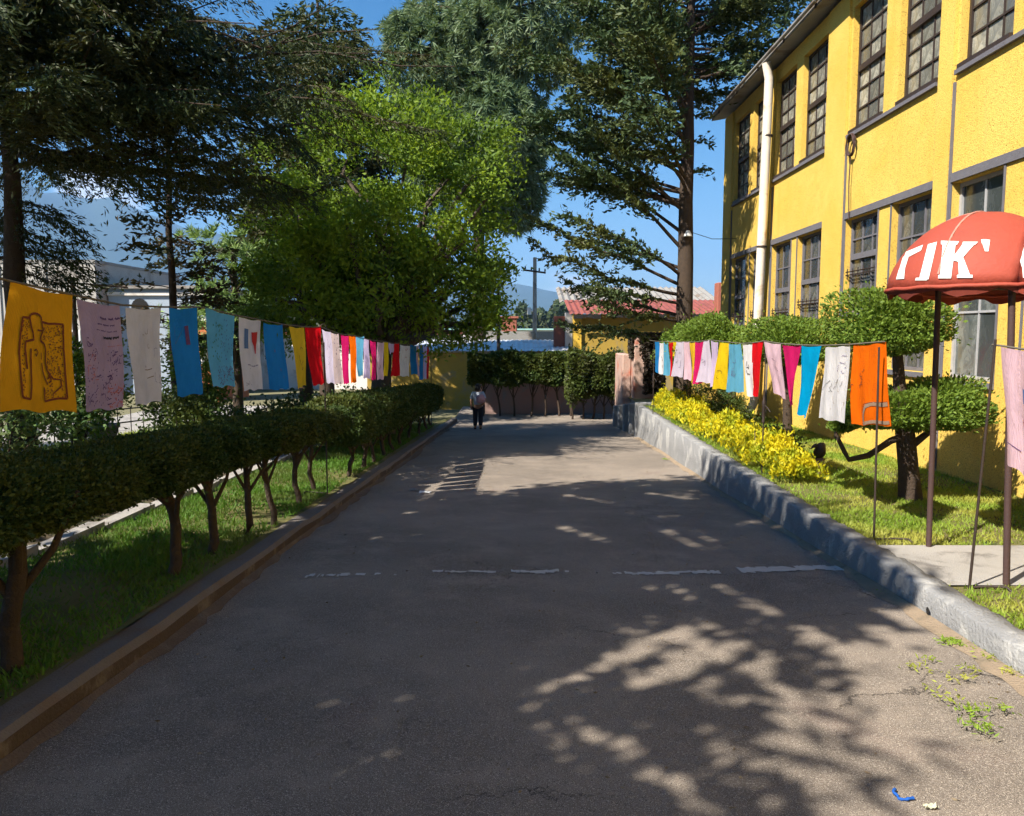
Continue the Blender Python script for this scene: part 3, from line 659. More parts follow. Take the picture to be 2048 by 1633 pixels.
w = MB(); w.box((-6.2, 32.0, -1.8), (-1.75, 32.25, 0.82)); yw = w.build('yellow_wall', SHADEYEL); tag(yw, 'stained yellow yard wall under a tin lean-to', 'wall')
sr = thing('tin_shed', 'bright tin roofed lean-to behind the stained yellow wall', 'shed', (-1.5, 34.5, -1.6))
w = MB(); corrugated(w, (-6.4, 31.85, 0.88), (2.3, 31.85, 0.88), (2.3, 36.5, 1.30), (-6.4, 36.5, 1.30), 40, 0.035); under(w.build('roof', TIN, sr), sr)
w = MB(); w.box((-6.0, 35.9, -1.7), (2.1, 36.2, 1.2)); under(w.build('wall', WHITEW, sr), sr)
for x in (-1.0, 0.6, 2.0):
    w = MB(); w.box((x, 32.02, -1.7), (x+0.12, 32.14, 0.86)); under(w.build('post', METAL, sr), sr)

w = MB(); w.box((-1.5, 28.2, -1.7), (3.9, 28.45, 0.0), 0, 0.01); tag(w.build('pink_wall', PINKW), 'low peeling pink and grey wall behind the far hedge', 'wall')

def house(name, label, x0, x1, y0, y1, z0, z1, wall_m, roof_m, win=(), parapet=0.0, overhang=0.25):
    h = thing(name, label, 'building', ((x0+x1)/2, (y0+y1)/2, z0))
    w = MB(); w.box((x0, y0, z0), (x1, y1, z1)); under(w.build('wall', wall_m, h), h)
    w = MB()
    if parapet: w.box((x0-0.1, y0-0.1, z1+0.002), (x1+0.1, y0+0.15, z1+parapet)); w.box((x0-0.05, y0+0.15, z1+0.002), (x1+0.05, y1, z1+0.06))
    else: w.box((x0-overhang, y0-overhang, z1+0.002), (x1+overhang, y1+overhang, z1+0.16))
    under(w.build('roof', roof_m, h), h)
    for (a, b, c, d) in win:
        w = MB(); w.box((a, y0-0.05, c), (b, y0-0.004, d)); f_ = under(w.build('window', WHITEP, h), h)
        w = MB(); w.box((a+0.08, y0-0.07, c+0.08), (b-0.08, y0-0.052, d-0.08)); under(w.build('pane', GLASSL, f_), h)
    return h
house('white_house', 'long white house with grey parapet beyond the tin roofs', -2.2, 3.4, 50, 57, -2, 1.0, WHITEW, ROOFG, ((0.2, 0.7, 0.2, 0.8),), 0.75)
house('teal_roof_shed', 'long pale shed with teal roof below the wooded hills', -9, 9, 84, 95, -3, 2.0, WHITEW, TEAL)
w = MB(); w.bbox((-1.15, 58.2, -2), (0.0, 59.2, 2.75), 0.05); w.box((-1.25, 58.1, 2.751), (0.1, 59.3, 2.9)); tag(w.build('brick_chimney', BRICKR), 'square red brick chimney above the white house', 'chimney')
house('long_white_wall_house', 'long low white house glimpsed under the yellow-green tree', -17.0, -3.6, 46, 52, -2.4, 1.55, WHITEW, REDROOF, ((-15, -14, 0, 1.1), (-12, -11, 0, 1.1), (-9.2, -8.2, 0, 1.1)), 0, 0.4)
house('orange_house', 'small orange-red house behind the blue banners', -15.0, -13.9, 36, 40, -2.0, 2.15, m_simple('orange_wall', (0.55, 0.17, 0.06), (0.42, 0.12, 0.05)), WHITEW, ((-14.7, -14.2, 0.2, 1.2),))
gh = house('block_house', 'tall weathered grey-white block house at the left edge behind the big trunk', -34, -21.6, 40, 50, -2.2, 5.2, GREYW, ROOFG, (), 0.0, 0.05)
for x in (-31.5, -29.1, -26.8, -24.4):
    w = MB(); w.box((x, 39.93, -2.2), (x+0.30, 39.996, 5.18)); under(w.build('pier_strip', GREYW, gh), gh)
for (a, b) in ((-25.9, -25.0), (-23.4, -22.5)):
    w = MB(); w.box((a, 39.94, 0.4), (b, 39.995, 1.8)); f_ = under(w.build('window', WHITEP, gh), gh)
    w = MB(); w.box((a+.1, 39.92, 0.5), (b-.1, 39.938, 1.7)); under(w.build('pane', GLASSL, f_), gh)
bh = house('arched_house', 'pale blue-grey house with arched window beside the block house', -21.5, -16.2, 41, 48, -2.2, 3.95, BLUEW, ROOFG, (), 0.0, 0.3)
w = MB(); V = [(-20.3 + 0.45*math.cos(a)+0.45, 40.97, 3.0+0.45*math.sin(a)) for a in np.linspace(0, math.pi, 9)] + [(-20.3, 40.97, 2.0), (-19.4, 40.97, 2.0)]
w.add(V, [tuple(range(len(V)))][::-1]); w.box((-20.42, 40.93, 1.85), (-19.28, 40.995, 1.99)); f_ = under(w.build('window', DARKIN, bh), bh)
w = MB(); w.box((-21.5, 40.86, 3.6), (-16.2, 40.995, 3.78)); under(w.build('cornice', WHITEW, bh), bh)

# ivy-grown pillar by the steps
pl = thing('stone_pillar', 'pink stone pillar overgrown with dry dark ivy', 'pillar', (3.65, 22.4, z_terr(22)))
w = MB(); w.bbox((3.36, 22.3, -0.5), (4.15, 23.0, 1.5), 0.03); under(w.build('shaft', STONE, pl), pl)
w = MB(); w.bbox((3.10, 22.8, -1.3), (3.36, 24.5, 1.0), 0.03); under(w.build('wing_wall', STONE, pl), pl)
rg = rng(31); n = 2600; P = np.stack([rg.uniform(3.5, 4.25, n), 22.24 - rg.random(n)*0.08, 1.62 - 1.75*rg.random(n)**1.3], 1)
k = (P[:, 0] > 3.62) | (P[:, 2] > 0.9 + 0.5*rg.random(n)) ; P = P[k]
P2 = P.copy(); P2[:, 0] = 3.34 - rg.random(len(P))*0.05; P2[:, 1] = rg.uniform(22.3, 23, len(P)); P2 = P2[P2[:, 2] > 0.9]
P3 = np.stack([rg.uniform(3.3, 4.25, 700), rg.uniform(22.2, 23, 700), 1.5 + 0.12*rg.random(700)], 1)
P = np.concatenate([P, P2, P3]); under(leaves('ivy', P, rg.normal(size=P.shape) + [0, 0, -0.8], 0.10, 0.07, L_IVY, pl, rg), pl)

# poles and wires
def upole(name, label, x, y, z0, z1, r, arm):
    o = thing(name, label, 'utility pole', (x, y, z0))
    w = MB(); w.tube([(x, y, z0), (x, y, z1)], [r, r*0.65], 8); under(w.build('shaft', CONC if arm else METAL, o), o)
    if arm:
        w = MB(); w.tube([(x-0.62, y-0.1, z1-0.72), (x+0.62, y-0.1, z1-0.88)], 0.055, 6); a_ = under(w.build('crossarm', METAL, o), o)
        for k in (-0.55, -0.2, 0.25, 0.58):
            w = MB(); w.lathe([(0.03, 0), (0.06, 0.05), (0.03, 0.1), (0.05, 0.14), (0, 0.18)], 8, (x+k, y-0.1, z1-0.74-k*0.13)); under(w.build('insulator', METAL, a_), o)
        w = MB(); w.tube([(x, y, z1-3.1), (x-0.32, y-0.15, z1-3.0)], 0.04, 6); w.tube([(x-0.32, y-0.15, z1-3.25), (x-0.32, y-0.15, z1-2.85)], 0.12, 8); under(w.build('transformer', WHITEP, o), o)
    return o
upole('utility_pole', 'concrete utility pole with wooden crossarm beyond the far hedge', 1.02, 45, -2, 5.95, 0.16, True)
upole('utility_pole', 'plain dark pole rising beside the yellow-green tree', -0.72, 30.2, -1.5, 3.65, 0.085, False)

# ------------------------------------------------------------------ mountains and far wood
rg = rng(77); naz, nr = 150, 26; V = []
def prof(az):   # degrees left of straight ahead are negative
    l = 560*math.exp(-((az+35)/11.0)**2) + 330*math.exp(-((az+21)/9.0)**2) + 170*math.exp(-((az+4)/6.0)**2) + 130*math.exp(-((az-6)/9)**2) + 260*math.exp(-((az-34)/14)**2)
    return (l + 60)*2.05
for i in range(naz+1):
    az = -75 + 150*i/naz; h0 = prof(az)*(1 + 0.035*math.sin(az*0.9) + 0.02*math.sin(az*2.3+1) + 0.008*math.sin(az*6))
    for j in range(nr+1):
        t = j/nr; r_ = 5600 + 6000*t
        z = -6 + h0*math.sin(math.pi*t)**0.8*(1 + 0.05*math.sin(t*9 + az*0.22) + 0.03*math.sin(t*21 + az*0.9))
        V.append((r_*math.sin(R(az)), r_*math.cos(R(az)), z if 0 < t < 1 else -8))
Fa = [(i*(nr+1)+j, (i+1)*(nr+1)+j, (i+1)*(nr+1)+j+1, i*(nr+1)+j+1) for i in range(naz) for j in range(nr)]
tag(npmesh('mountains', V, [f[::-1] for f in Fa], HILLM, None, True), kind='structure')
rg = rng(78); n = 26000
X = rg.uniform(-150, 110, n); Yv = rg.uniform(290, 330, n)
top = 9.5 + 3*np.sin(X*0.11) + 2.2*np.sin(X*0.37+1) + 1.3*np.sin(X*0.9) ; Z = -4 + (top+4)*rg.random(n)**0.5
o = leaves('wooded_ridge', np.stack([X, Yv, Z], 1), rg.normal(size=(n, 3)), 2.2*rg.uniform(.6, 1.3, n), 1.5, L_FAR, None, rg)
tag(o, 'distant green wood along the foot of the hills', 'wood', kind='stuff')
# the air
hz = MB(); hz.box((-13800, -13800, -12), (13800, 13800, 1420)); hzo = hz.build('haze', [])
t = NT('air'); pv = t.n('VolumePrincipled'); pv.inputs['Color'].default_value = (0.28, 0.55, 1.0, 1); pv.inputs['Density'].default_value = 0.00011
pv.inputs['Anisotropy'].default_value = 0.0; t.put(t.out.inputs['Volume'], pv); hzo.data.materials.append(t.m); tag(hzo, kind='stuff')

# ================================================================== HEDGES AND TREES
def hedge(name, label, x, w, y0, y1, zb, zt, zf, seed, n, ls, stems, mat=L_HEDGE, lump=0.06, along='y', bark=BARK, notch=0.34):
    """clipped hedge: leaves through a rounded box that runs along y, on separate stems"""
    rg = rng(seed); root = thing(name, label, 'hedge', (x, y0, zf(y0)) if along == 'y' else (y0, x, zf(x)))
    cuts = [(stems[i][0]+stems[i+1][0])/2 for i in range(len(stems)-1)]
    def place(u, t, r_):   # u along, t angle round the section, r_ 0..1 depth
        k = 3.4; cx_, sx_ = np.cos(t), np.sin(t)
        rad = (np.abs(cx_)**k + np.abs(sx_)**k)**(-1/k)
        bump = 1 + lump*(np.sin(u*4.1+seed) + 0.7*np.sin(u*9.3+t*2) + 0.6*np.sin(u*2.2 - t*3))
        for c_ in cuts: bump = bump*(1 - notch*np.exp(-((u-c_)/0.15)**2))
        ww, hh = w/2*bump, (zt-zb)/2*(1 + lump*0.9*np.sin(u*3.3 + 1.7*seed))*bump**0.6
        return cx_*rad*r_*ww, (zt+zb)/2 + sx_*rad*r_*hh
    u = y0 + (y1-y0)*rg.random(n)**1.25; t = rg.uniform(0, 2*math.pi, n); r_ = 1 - 0.30*rg.random(n)**2.2 + rg.normal(size=n)*0.03 + np.where(rg.random(n) < 0.03, np.abs(rg.normal(size=n))*0.16, 0)
    m = n//10; u2 = rg.uniform(y0, y1, m); t2 = rg.uniform(0, 6.283, m); r2 = 0.72*rg.random(m)**0.5
    e = n//9; ue = np.where(rg.random(e) < 0.5, y0, y1) + rg.normal(size=e)*0.05; te = rg.uniform(0, 6.283, e); re_ = rg.random(e)**0.5
    A = np.concatenate([u, u2, ue]); T = np.concatenate([t, t2, te]); Q = np.concatenate([r_, r2, re_])
    dx, dz = place(A, T, Q); sz = np.concatenate([np.ones(n), np.full(m, 2.3), np.ones(e)*1.2])*rg.uniform(0.7, 1.3, n+m+e)
    g = np.array([zf(a if along == 'y' else x) for a in A])
    if along == 'y': P = np.stack([x+dx, A, g+dz], 1); D = np.stack([np.cos(T), rg.normal(size=len(A))*0.7, np.sin(T)+0.15], 1)
    else: P = np.stack([A, x+dx, g+dz], 1); D = np.stack([rg.normal(size=len(A))*0.7, np.cos(T), np.sin(T)+0.15], 1)
    D += rg.normal(size=D.shape)*0.55
    far = 1 + 0.05*np.maximum(P[:, 1]-4, 0)
    under(leaves('foliage', P, D, ls*sz*far, ls*0.55*sz*far, mat, root, rg, 0.2), root)
    for (s0, off, lean, r0) in stems:
        b = MB(); zz = zf(s0 if along == 'y' else x); z1 = zz + zb + 0.12
        q = []
        for i in range(7):
            tt = i/6; px_ = x + off + lean*tt + 0.035*math.sin(5*tt + s0) + 0.012*math.sin(13*tt); q.append((px_, s0 + 0.12*tt*math.sin(s0*3) + 0.02*math.sin(7*tt), zz - 0.05 + (z1-zz+0.05)*tt))
        if along != 'y': q = [(b_, a_, c_) for a_, b_, c_ in q]
        b.tube(q, [r0*(1.25 - 0.4*i/6) for i in range(7)], 7)
        for k in range(4):   # forks up into the foliage
            a = 1.57*k + s0; e0 = np.array(q[3 + k % 2]); e1 = np.array(q[6]) + np.array([0.24*math.cos(a), 0.24*math.sin(a), 0.10])
            b.tube([e0, e0*0.5+e1*0.5+np.array([0.03*math.cos(a), 0.03*math.sin(a), -0.02]), e1], [r0*0.6, r0*0.45, r0*0.25], 5)
        under(b.build('stem', bark, root), root)
    return root
hedge('clipped_hedge', 'long dark clipped hedge on bare stems beside the kerb, the nearer one', -2.52, 0.76, 1.2, 10.1, 0.68, 1.05, z_left, 2, 170000, 0.0235,
      [(1.9, 0.0, 0.05, 0.04), (3.7, 0.02, 0.12, 0.042), (5.5, 0.02, 0.02, 0.036), (6.2, 0.0, 0.03, 0.032), (6.9, 0.02, 0.08, 0.028), (7.5, 0.08, 0.02, 0.026), (8.5, 0.06, 0.03, 0.028), (9.5, 0.0, -0.05, 0.026)])
hedge('clipped_hedge', 'second clipped hedge farther along the kerb with a sunlit tip', -2.48, 0.86, 10.5, 21.6, 0.46, 1.16, z_left, 5, 60000, 0.030,
      [(10.9, 0.1, 0, 0.03), (11.8, 0.1, 0.05, 0.03), (12.5, 0.12, -0.05, 0.026), (13.4, 0.1, 0.04, 0.03), (14.4, 0.12, 0.0, 0.026), (15.6, 0.1, 0.05, 0.03), (17.0, 0.1, 0, 0.03), (18.4, 0.1, 0.05, 0.03), (19.8, 0.1, 0, 0.03), (21.0, 0.1, 0, 0.03)])
zfar = lambda y: -1.30
hedge('far_hedge', 'dark hedge on leaning bare stems across the end of the drive', 27.3, 1.1, -1.6, 2.2, 1.15, 2.22, zfar, 9, 26000, 0.062,
      [(-1.2, 0, 0, 0.035), (-0.6, 0, 0.1, 0.03), (-0.1, 0, -0.1, 0.03), (0.5, 0, 0.1, 0.035), (1.0, 0, 0, 0.03), (1.5, 0, 0.1, 0.035), (1.9, 0, 0, 0.03)], along='x', lump=0.09, notch=0.08)
hedge('corner_bush', 'tall square bush with bright top at the right end of the far hedge', 26.4, 1.4, 1.75, 3.5, 0.75, 2.25, zfar, 12, 17000, 0.062,
      [(1.9, 0, 0, 0.03), (2.25, 0, 0.1, 0.03), (2.6, 0.1, -0.1, 0.035), (2.95, 0, 0.1, 0.03), (3.3, 0, 0, 0.03)], along='x', lump=0.09, notch=0.06, mat=m_leaf('mixed_hedge_leaf', (0.10, 0.135, 0.022), (0.055, 0.050, 0.025), (0.06, 0.09, 0.018), 0.3, 1.2))

# the big left conifer whose limbs reach over the garden
rg = rng(21); br = []
for z in np.arange(4.75, 7.6, 0.062):
    az = rg.uniform(-64, 9) if rg.random() < 0.82 else rg.uniform(62, 298)
    L_ = (7.6 - 0.45*max(0, z-5.0))*rg.uniform(0.72, 1.05) if -65 < az < 10 else rg.uniform(2.5, 4.2)
    L_ = min(L_, 5.0 + (z-4.7)*1.1); br.append((z, az, max(1.5, L_), rg.uniform(-3, 9)))
for z, az, L_ in ((4.5, -6, 4.8), (4.8, 3, 6.0), (5.0, -12, 6.0), (5.3, 2, 6.8), (5.6, -20, 6.8), (5.9, 6, 7.6), (6.3, -4, 7.8), (6.7, -16, 7.2), (7.1, 2, 7.2)): br.append((z, az, L_, 1))
for z in np.arange(2.7, 4.1, 0.22): br.append((z, rg.uniform(-40, 40), rg.uniform(0.9, 1.4), -12))
for z in np.arange(3.0, 5, 0.3): br.append((z, rg.uniform(120, 240), rg.uniform(1.0, 2.2), -8))
conifer('big_conifer', 'big dark conifer at the left edge with limbs spreading over the garden', (-9.0, 14.0, -0.8), 8.4, 0.23, br, L_CYP, BARK, 22, (0.105, 0.025), 0.85, 0.032, 0.08, 1.0, 0.16, hang=0.22)
# trees outside the picture on the left whose shade falls across the drive
def shade_tree(name, label, base, zs, Lf, seed, step=0.22, spray=(0.26, 0.10), dens=1.0):
    rg = rng(seed); br = [(z, rg.uniform(0, 360), Lf((z-zs[0])/(zs[1]-zs[0]))*rg.uniform(0.75, 1.08), rg.uniform(-4, 10)) for z in np.arange(zs[0], zs[1], step)]
    return conifer(name, label, base, zs[1]+0.5, 0.22, br, L_CYP, BARK, seed+1, spray, 0.9, 0.10, 0.12, dens, 0.12, hang=0.1)
shade_tree('shade_conifer', 'dense dark conifer outside the left edge shading the near drive', (-4.9, 3.7, -0.1), (4.5, 9.9), lambda t: 3.0 - 1.5*t, 41, 0.045)
shade_tree('shade_conifer', 'low dark conifer outside the bottom left corner shading the drive', (-5.15, -0.9, 0.1), (2.9, 6.5), lambda t: 2.9 - 1.4*t, 44, 0.05)
shade_tree('shade_conifer', 'slim conifer outside the left edge between two denser ones', (-4.4, 1.35, 0.0), (6.4, 9.2), lambda t: 1.9 - 0.7*t, 58, 0.045)
shade_tree('shade_conifer', 'dark conifer outside the left edge behind the slim one', (-6.9, 0.3, 0.1), (4.0, 9.0), lambda t: 2.6 - 1.1*t, 55, 0.055)
shade_tree('shade_conifer', 'tall conifer left of the frame shading the big conifer', (-9.8, 10.3, -0.4), (6.6, 12.4), lambda t: 2.5 - 1.0*t, 47, 0.055)
shade_tree('shade_conifer', 'tall conifer at the far left behind the garden path', (-13.4, 9.4, -0.5), (4.0, 14.0), lambda t: 3.4 - 1.6*t, 51, 0.08)

# brown sparse conifer, tufted pine, broad yellow-green tree, tall pine
rg = rng(60); br = [(z, rg.uniform(0, 360), (1.75 - 0.06*abs(z-4.5)**1.4)*rg.uniform(0.6, 1.1), rg.uniform(-5, 25)) for z in np.arange(1.3, 9.0, 0.10)]
conifer('brown_conifer', 'sparse brownish conifer behind the white and blue banners', (-7.6, 17.2, -0.85), 9.4, 0.10, br, L_BROWN, BARK, 61, (0.15, 0.055), 0.6, 0.10, 0.12, 1.0, 0.1)
rg = rng(160); br = [(z, rg.uniform(0, 360), (2.2 - 0.22*max(0, z-3.5))*rg.uniform(0.7, 1.08), rg.uniform(-4, 14)) for z in np.arange(2.2, 8.6, 0.08)]
conifer('back_conifer', 'dense dark conifer behind the tufted pine and the yellow-green tree', (-6.3, 23.0, -1.1), 9.3, 0.2, br, L_CYP, BARK, 161, (0.2, 0.07), 0.8, 0.09, 0.1, 1.0, 0.12, hang=0.1)
rg = rng(170); br = [(z, rg.uniform(0, 360), (3.4 - 0.20*max(0, z-6))*rg.uniform(0.7, 1.08), rg.uniform(-4, 14)) for z in np.arange(4.5, 12.4, 0.06)]
conifer('back_conifer', 'tall dark conifer rising behind the limbs of the big conifer', (-6.9, 28.0, -1.4), 13.2, 0.26, br, L_CYP, BARK, 171, (0.24, 0.085), 1.0, 0.10, 0.1, 1.0, 0.12, hang=0.15)
pine('tufted_pine', 'bright green pine with round needle tufts left of the yellow-green tree', (-7.6, 21.0, -1.0), 4.2, 0.14,
     [((-7.3, 21.0, 3.0), (1.45, 1.2, 1.25), 240), ((-8.1, 20.8, 1.8), (1.1, 1.0, 0.8), 90)], L_TUFT, BARK, 63, (0.24, 0.035), 26, 0.1)
broad_tree('yellow_green_tree', 'broad leafy yellow-green tree behind the left banner line', (-3.15, 18.2, -0.85), (-3.15, 18.2, 1.15),
     [((-3.0, 18.2, 4.7), (2.5, 2.3, 2.2), 330), ((-4.9, 18.0, 2.6), (1.5, 1.5, 1.35), 120), ((-1.55, 18.4, 2.7), (1.45, 1.5, 1.75), 150), ((-2.9, 17.2, 2.5), (1.7, 1.2, 1.0), 90), ((-3.6, 17.6, 3.4), (1.7, 1.4, 1.5), 120)],
     0.13, 0.055, L_YTREE, BARKG, 65, 0.24, nl=14, per=110, spread=0.21, dens=0.66)
K = 1.36
def kk_(x, y, z): return (x*K, y*K, (z-1.6)*K + 1.6)
pine('tall_pine', 'tall grey-green pine with drooping needles behind the yellow-green tree', (-2.05, 42.2, -1.6), 19.0, 0.38,
     [(kk_(c_x, c_y, c_z), tuple(v*K for v in r_), n_c) for (c_x, c_y, c_z), r_, n_c in (((-1.6, 31, 9.9), (2.7, 2.6, 2.4), 1150), ((-0.6, 31.5, 13.2), (2.6, 2.6, 2.2), 850), ((-0.55, 31.3, 7.7), (1.5, 1.8, 2.3), 700), ((-3.4, 31.5, 12.6), (2.0, 2, 2.4), 450), ((-3.3, 31, 8.6), (1.6, 2.0, 1.9), 450))],
     L_PINE, BARK, 67, (0.56, 0.075), 34, 0.45)
# slender fir in front of the far corner of the yellow building
rg = rng(70); br = []
for z in np.arange(5.2, 12.8, 0.105):
    az = rg.uniform(125, 245); L_ = (4.5 - 0.33*max(0, z-7.0))*rg.uniform(0.70, 1.05); br.append((z - 0.8 + rg.normal()*0.1, az, L_*rg.uniform(0.75, 1.05), rg.uniform(12, 40)))
for z in np.arange(7.2, 12.8, 0.10): br.append((z, rg.uniform(-70, 75), (2.6 - 0.25*max(0, z-9.2))*rg.uniform(0.7, 1.05), rg.uniform(4, 18)))
for z, az, L_, ri in ((1.5, 176, 3.0, 10), (1.9, 200, 2.4, 14), (2.0, 160, 3.2, 22), (2.5, 185, 3.9, 22), (2.7, 172, 4.2, 26), (2.9, 205, 3.6, 24), (3.1, 150, 3.0, 22), (2.3, 215, 2.6, 12), (3.5, 190, 4.2, 36), (3.9, 168, 4.3, 38), (4.4, 200, 4.0, 38)): br.append((z, az, L_, ri))
for z in (5.3, 6.0, 6.6): br.append((z, rg.uniform(-40, 40), 0.5, 10))
conifer('slender_fir', 'tall slender fir with bare trunk beside the far end of the yellow building', (3.95, 18.5, -0.4), 13.5, 0.215, br, L_FIR, BARK, 71, (0.13, 0.05), 0.74, 0.036, 0.22, 1.0, 0.12)

# clipped cloud trees on the terrace
def topiary(name, label, base, trunk, crowns, seed, ls=0.05, branches=()):
    rg = rng(seed); root = thing(name, label, 'topiary', base)
    b = MB(); b.tube([t[0] for t in trunk], [t[1] for t in trunk], 9); under(b.build('trunk', BARK, root), root)
    for pts, r0 in branches:
        b = MB(); b.tube(pts, [r0*(1-0.5*i/(len(pts)-1)) for i in range(len(pts))], 7); under(b.build('branch', BARK, root), root)
    for c, r, n in crowns:
        d = sphere_dirs(n, rg); d[:, 2] = np.where(d[:, 2] < -0.3, d[:, 2]*0.6, d[:, 2]); q = (1 - 0.38*rg.random(n)**1.8)*(lumpy(d, rg, 9, 0.15) + 0.05*np.sin(d[:, 0]*11+seed)*np.sin(d[:, 1]*13)*np.cos(d[:, 2]*9) + np.where(rg.random(n) < 0.07, np.abs(rg.normal(size=n))*0.17, 0))
        P = d*q[:, None]*np.array(r) + np.array(c); D = d + rg.normal(size=d.shape)*0.55 + [0, 0, 0.25]
        m = n//8; d2 = sphere_dirs(m, rg); P = np.concatenate([P, d2*(rg.random(m)**0.5*0.7)[:, None]*np.array(r) + np.array(c)]); D = np.concatenate([D, d2])
        sz = np.concatenate([rg.uniform(0.7, 1.3, n), np.full(m, 1.8)])
        under(leaves('foliage', P, D, ls*sz, ls*0.5*sz, L_TOPI, root, rg, 0.2), root)
    return root
tz = z_terr(8)
topiary('cloud_tree', 'two-tiered clipped tree with a crooked low branch beside the red canopy', (4.07, 7.97, tz),
    [((4.10, 7.97, tz-0.05), 0.125), ((4.06, 7.97, 0.2), 0.10), ((4.02, 7.98, 0.55), 0.095), ((3.98, 8.0, 0.75), 0.075), ((3.93, 8.05, 1.4), 0.05)],
    [((4.06, 8.0, 0.80), (0.74, 0.62, 0.30), 11000), ((3.88, 8.1, 1.66), (0.56, 0.55, 0.44), 11000), ((4.42, 8.05, 0.95), (0.40, 0.40, 0.22), 4000), ((3.36, 7.95, 0.66), (0.16, 0.16, 0.10), 900)], 81, 0.045,
    [([(4.0, 7.97, 0.55), (3.85, 7.95, 0.50), (3.62, 7.93, 0.35), (3.42, 7.92, 0.31), (3.37, 7.93, 0.40), (3.28, 7.94, 0.58)], 0.04), ([(4.05, 7.97, 0.42), (4.25, 7.98, 0.58), (4.42, 8.0, 0.75)], 0.045)])
topiary('cloud_tree', 'round clipped tree behind the pink banner', (4.35, 12.4, z_terr(12)),
    [((4.36, 12.4, z_terr(12)-0.05), 0.085), ((4.33, 12.4, 0.5), 0.07), ((4.28, 12.4, 1.2), 0.06)], [((4.28, 12.4, 1.40), (0.74, 0.75, 0.47), 12000)], 83, 0.055)
topiary('cloud_tree', 'low clipped tree behind the yellow and blue banners', (4.15, 14.9, z_terr(15)),
    [((4.2, 14.9, z_terr(15)-0.05), 0.08), ((4.15, 14.9, 0.5), 0.065), ((3.95, 14.9, 1.2), 0.05)], [((3.75, 15.0, 1.42), (0.78, 0.7, 0.52), 12000)], 85, 0.06)
topiary('cloud_tree', 'small clipped tree at the far end of the banner row', (3.75, 17.3, z_terr(17)),
    [((3.78, 17.3, z_terr(17)-0.05), 0.06), ((3.75, 17.3, 1.0), 0.05)], [((3.7, 17.3, 1.25), (0.50, 0.5, 0.62), 7000)], 87, 0.06)
# dark undergrowth under the banners
rg = rng(88)
for i, (x, y, r_, lab) in enumerate(((3.95, 16.2, 0.5, 'low dark shrub under the far right banners'), (3.9, 14.3, 0.45, 'low dark twiggy shrub behind the golden bed'), (3.6, 7.55+3.2, 0.28, 'small grey-green shrub under the white banner'))):
    rt = thing('low_shrub', lab, 'shrub', (x, y, z_terr(y)))
    P, D, cc = blob((x, y, z_terr(y)+r_*0.7), (r_, r_, r_*0.8), 90, 26, 0, rg, 0.08)
    under(leaves('foliage', P, D, 0.06, 0.03, L_HEDGE, rt, rg), rt)
    b = MB()
    for c in cc[:14]: b.tube(limb_path((x, y, z_terr(y)-0.02), c, 0.02, 4), [0.012, 0.009, 0.007, 0.004], 5, cap=False)
    under(b.build('stems', BARK, rt), rt)
# golden bed along the wall top
rt = thing('golden_bed', 'low row of bright golden-yellow leafed plants along the wall top', 'shrub', (3.3, 8.9, z_terr(9)))
rg = rng(90); n = 26000; Y_ = 8.75 + 9.4*rg.random(n)**1.1; wd_ = 0.27 + 0.06*np.sin(Y_*3.1)
X_ = np.array([wall_x(y) for y in Y_]) + 0.18 + wd_ + wd_*np.clip(rg.normal(size=n)*0.5, -1, 1)
hh = (0.40 + 0.10*np.sin(Y_*2.3) + 0.06*np.sin(Y_*6.1)) * np.clip((Y_-8.4)/0.9, 0.3, 1)*np.sqrt(np.clip(1-((X_-np.array([wall_x(y) for y in Y_])-0.18-wd_)/(wd_*1.25))**2, 0.05, 1))
Z_ = np.array([z_terr(y) for y in Y_]) + hh*(1 - 0.6*rg.random(n)**1.6) + 0.05*np.abs(rg.normal(size=n))
D = np.stack([rg.normal(size=n)*0.7 - 0.2, rg.normal(size=n)*0.7, np.full(n, 0.9)], 1)
s_ = rg.uniform(0.7, 1.35, n); under(leaves('foliage', np.stack([X_, Y_, Z_], 1), D, 0.058*s_, 0.026*s_, L_GOLD, rt, rg, 0.2), rt)
P, D, Lk = [], [], MB()
for k in range(26):
    y = 8.9 + 9*rg.random(); x = wall_x(y) + 0.3 + 0.55*rg.random(); z0 = z_terr(y); h_ = rg.uniform(0.45, 0.68); e = np.array([x + rg.normal()*0.08, y + rg.normal()*0.1, z0 + h_])
    Lk.tube(limb_path((x, y, z0), e, 0, 4), [0.007, 0.006, 0.004, 0.002], 4, cap=False)
    for q in np.linspace(0.5, 1, 16): P.append(np.array([x, y, z0])*(1-q) + e*q + rg.normal(size=3)*0.02); D.append(rg.normal(size=3) + [0, 0, 0.6])
sh_ = under(leaves('shoots', np.array(P), np.array(D), 0.06, 0.026, L_GOLD, rt, rg), rt); sh_['kind'] = 'stuff'; sh_ = under(Lk.build('stems', BARKG, rt), rt); sh_['kind'] = 'stuff'

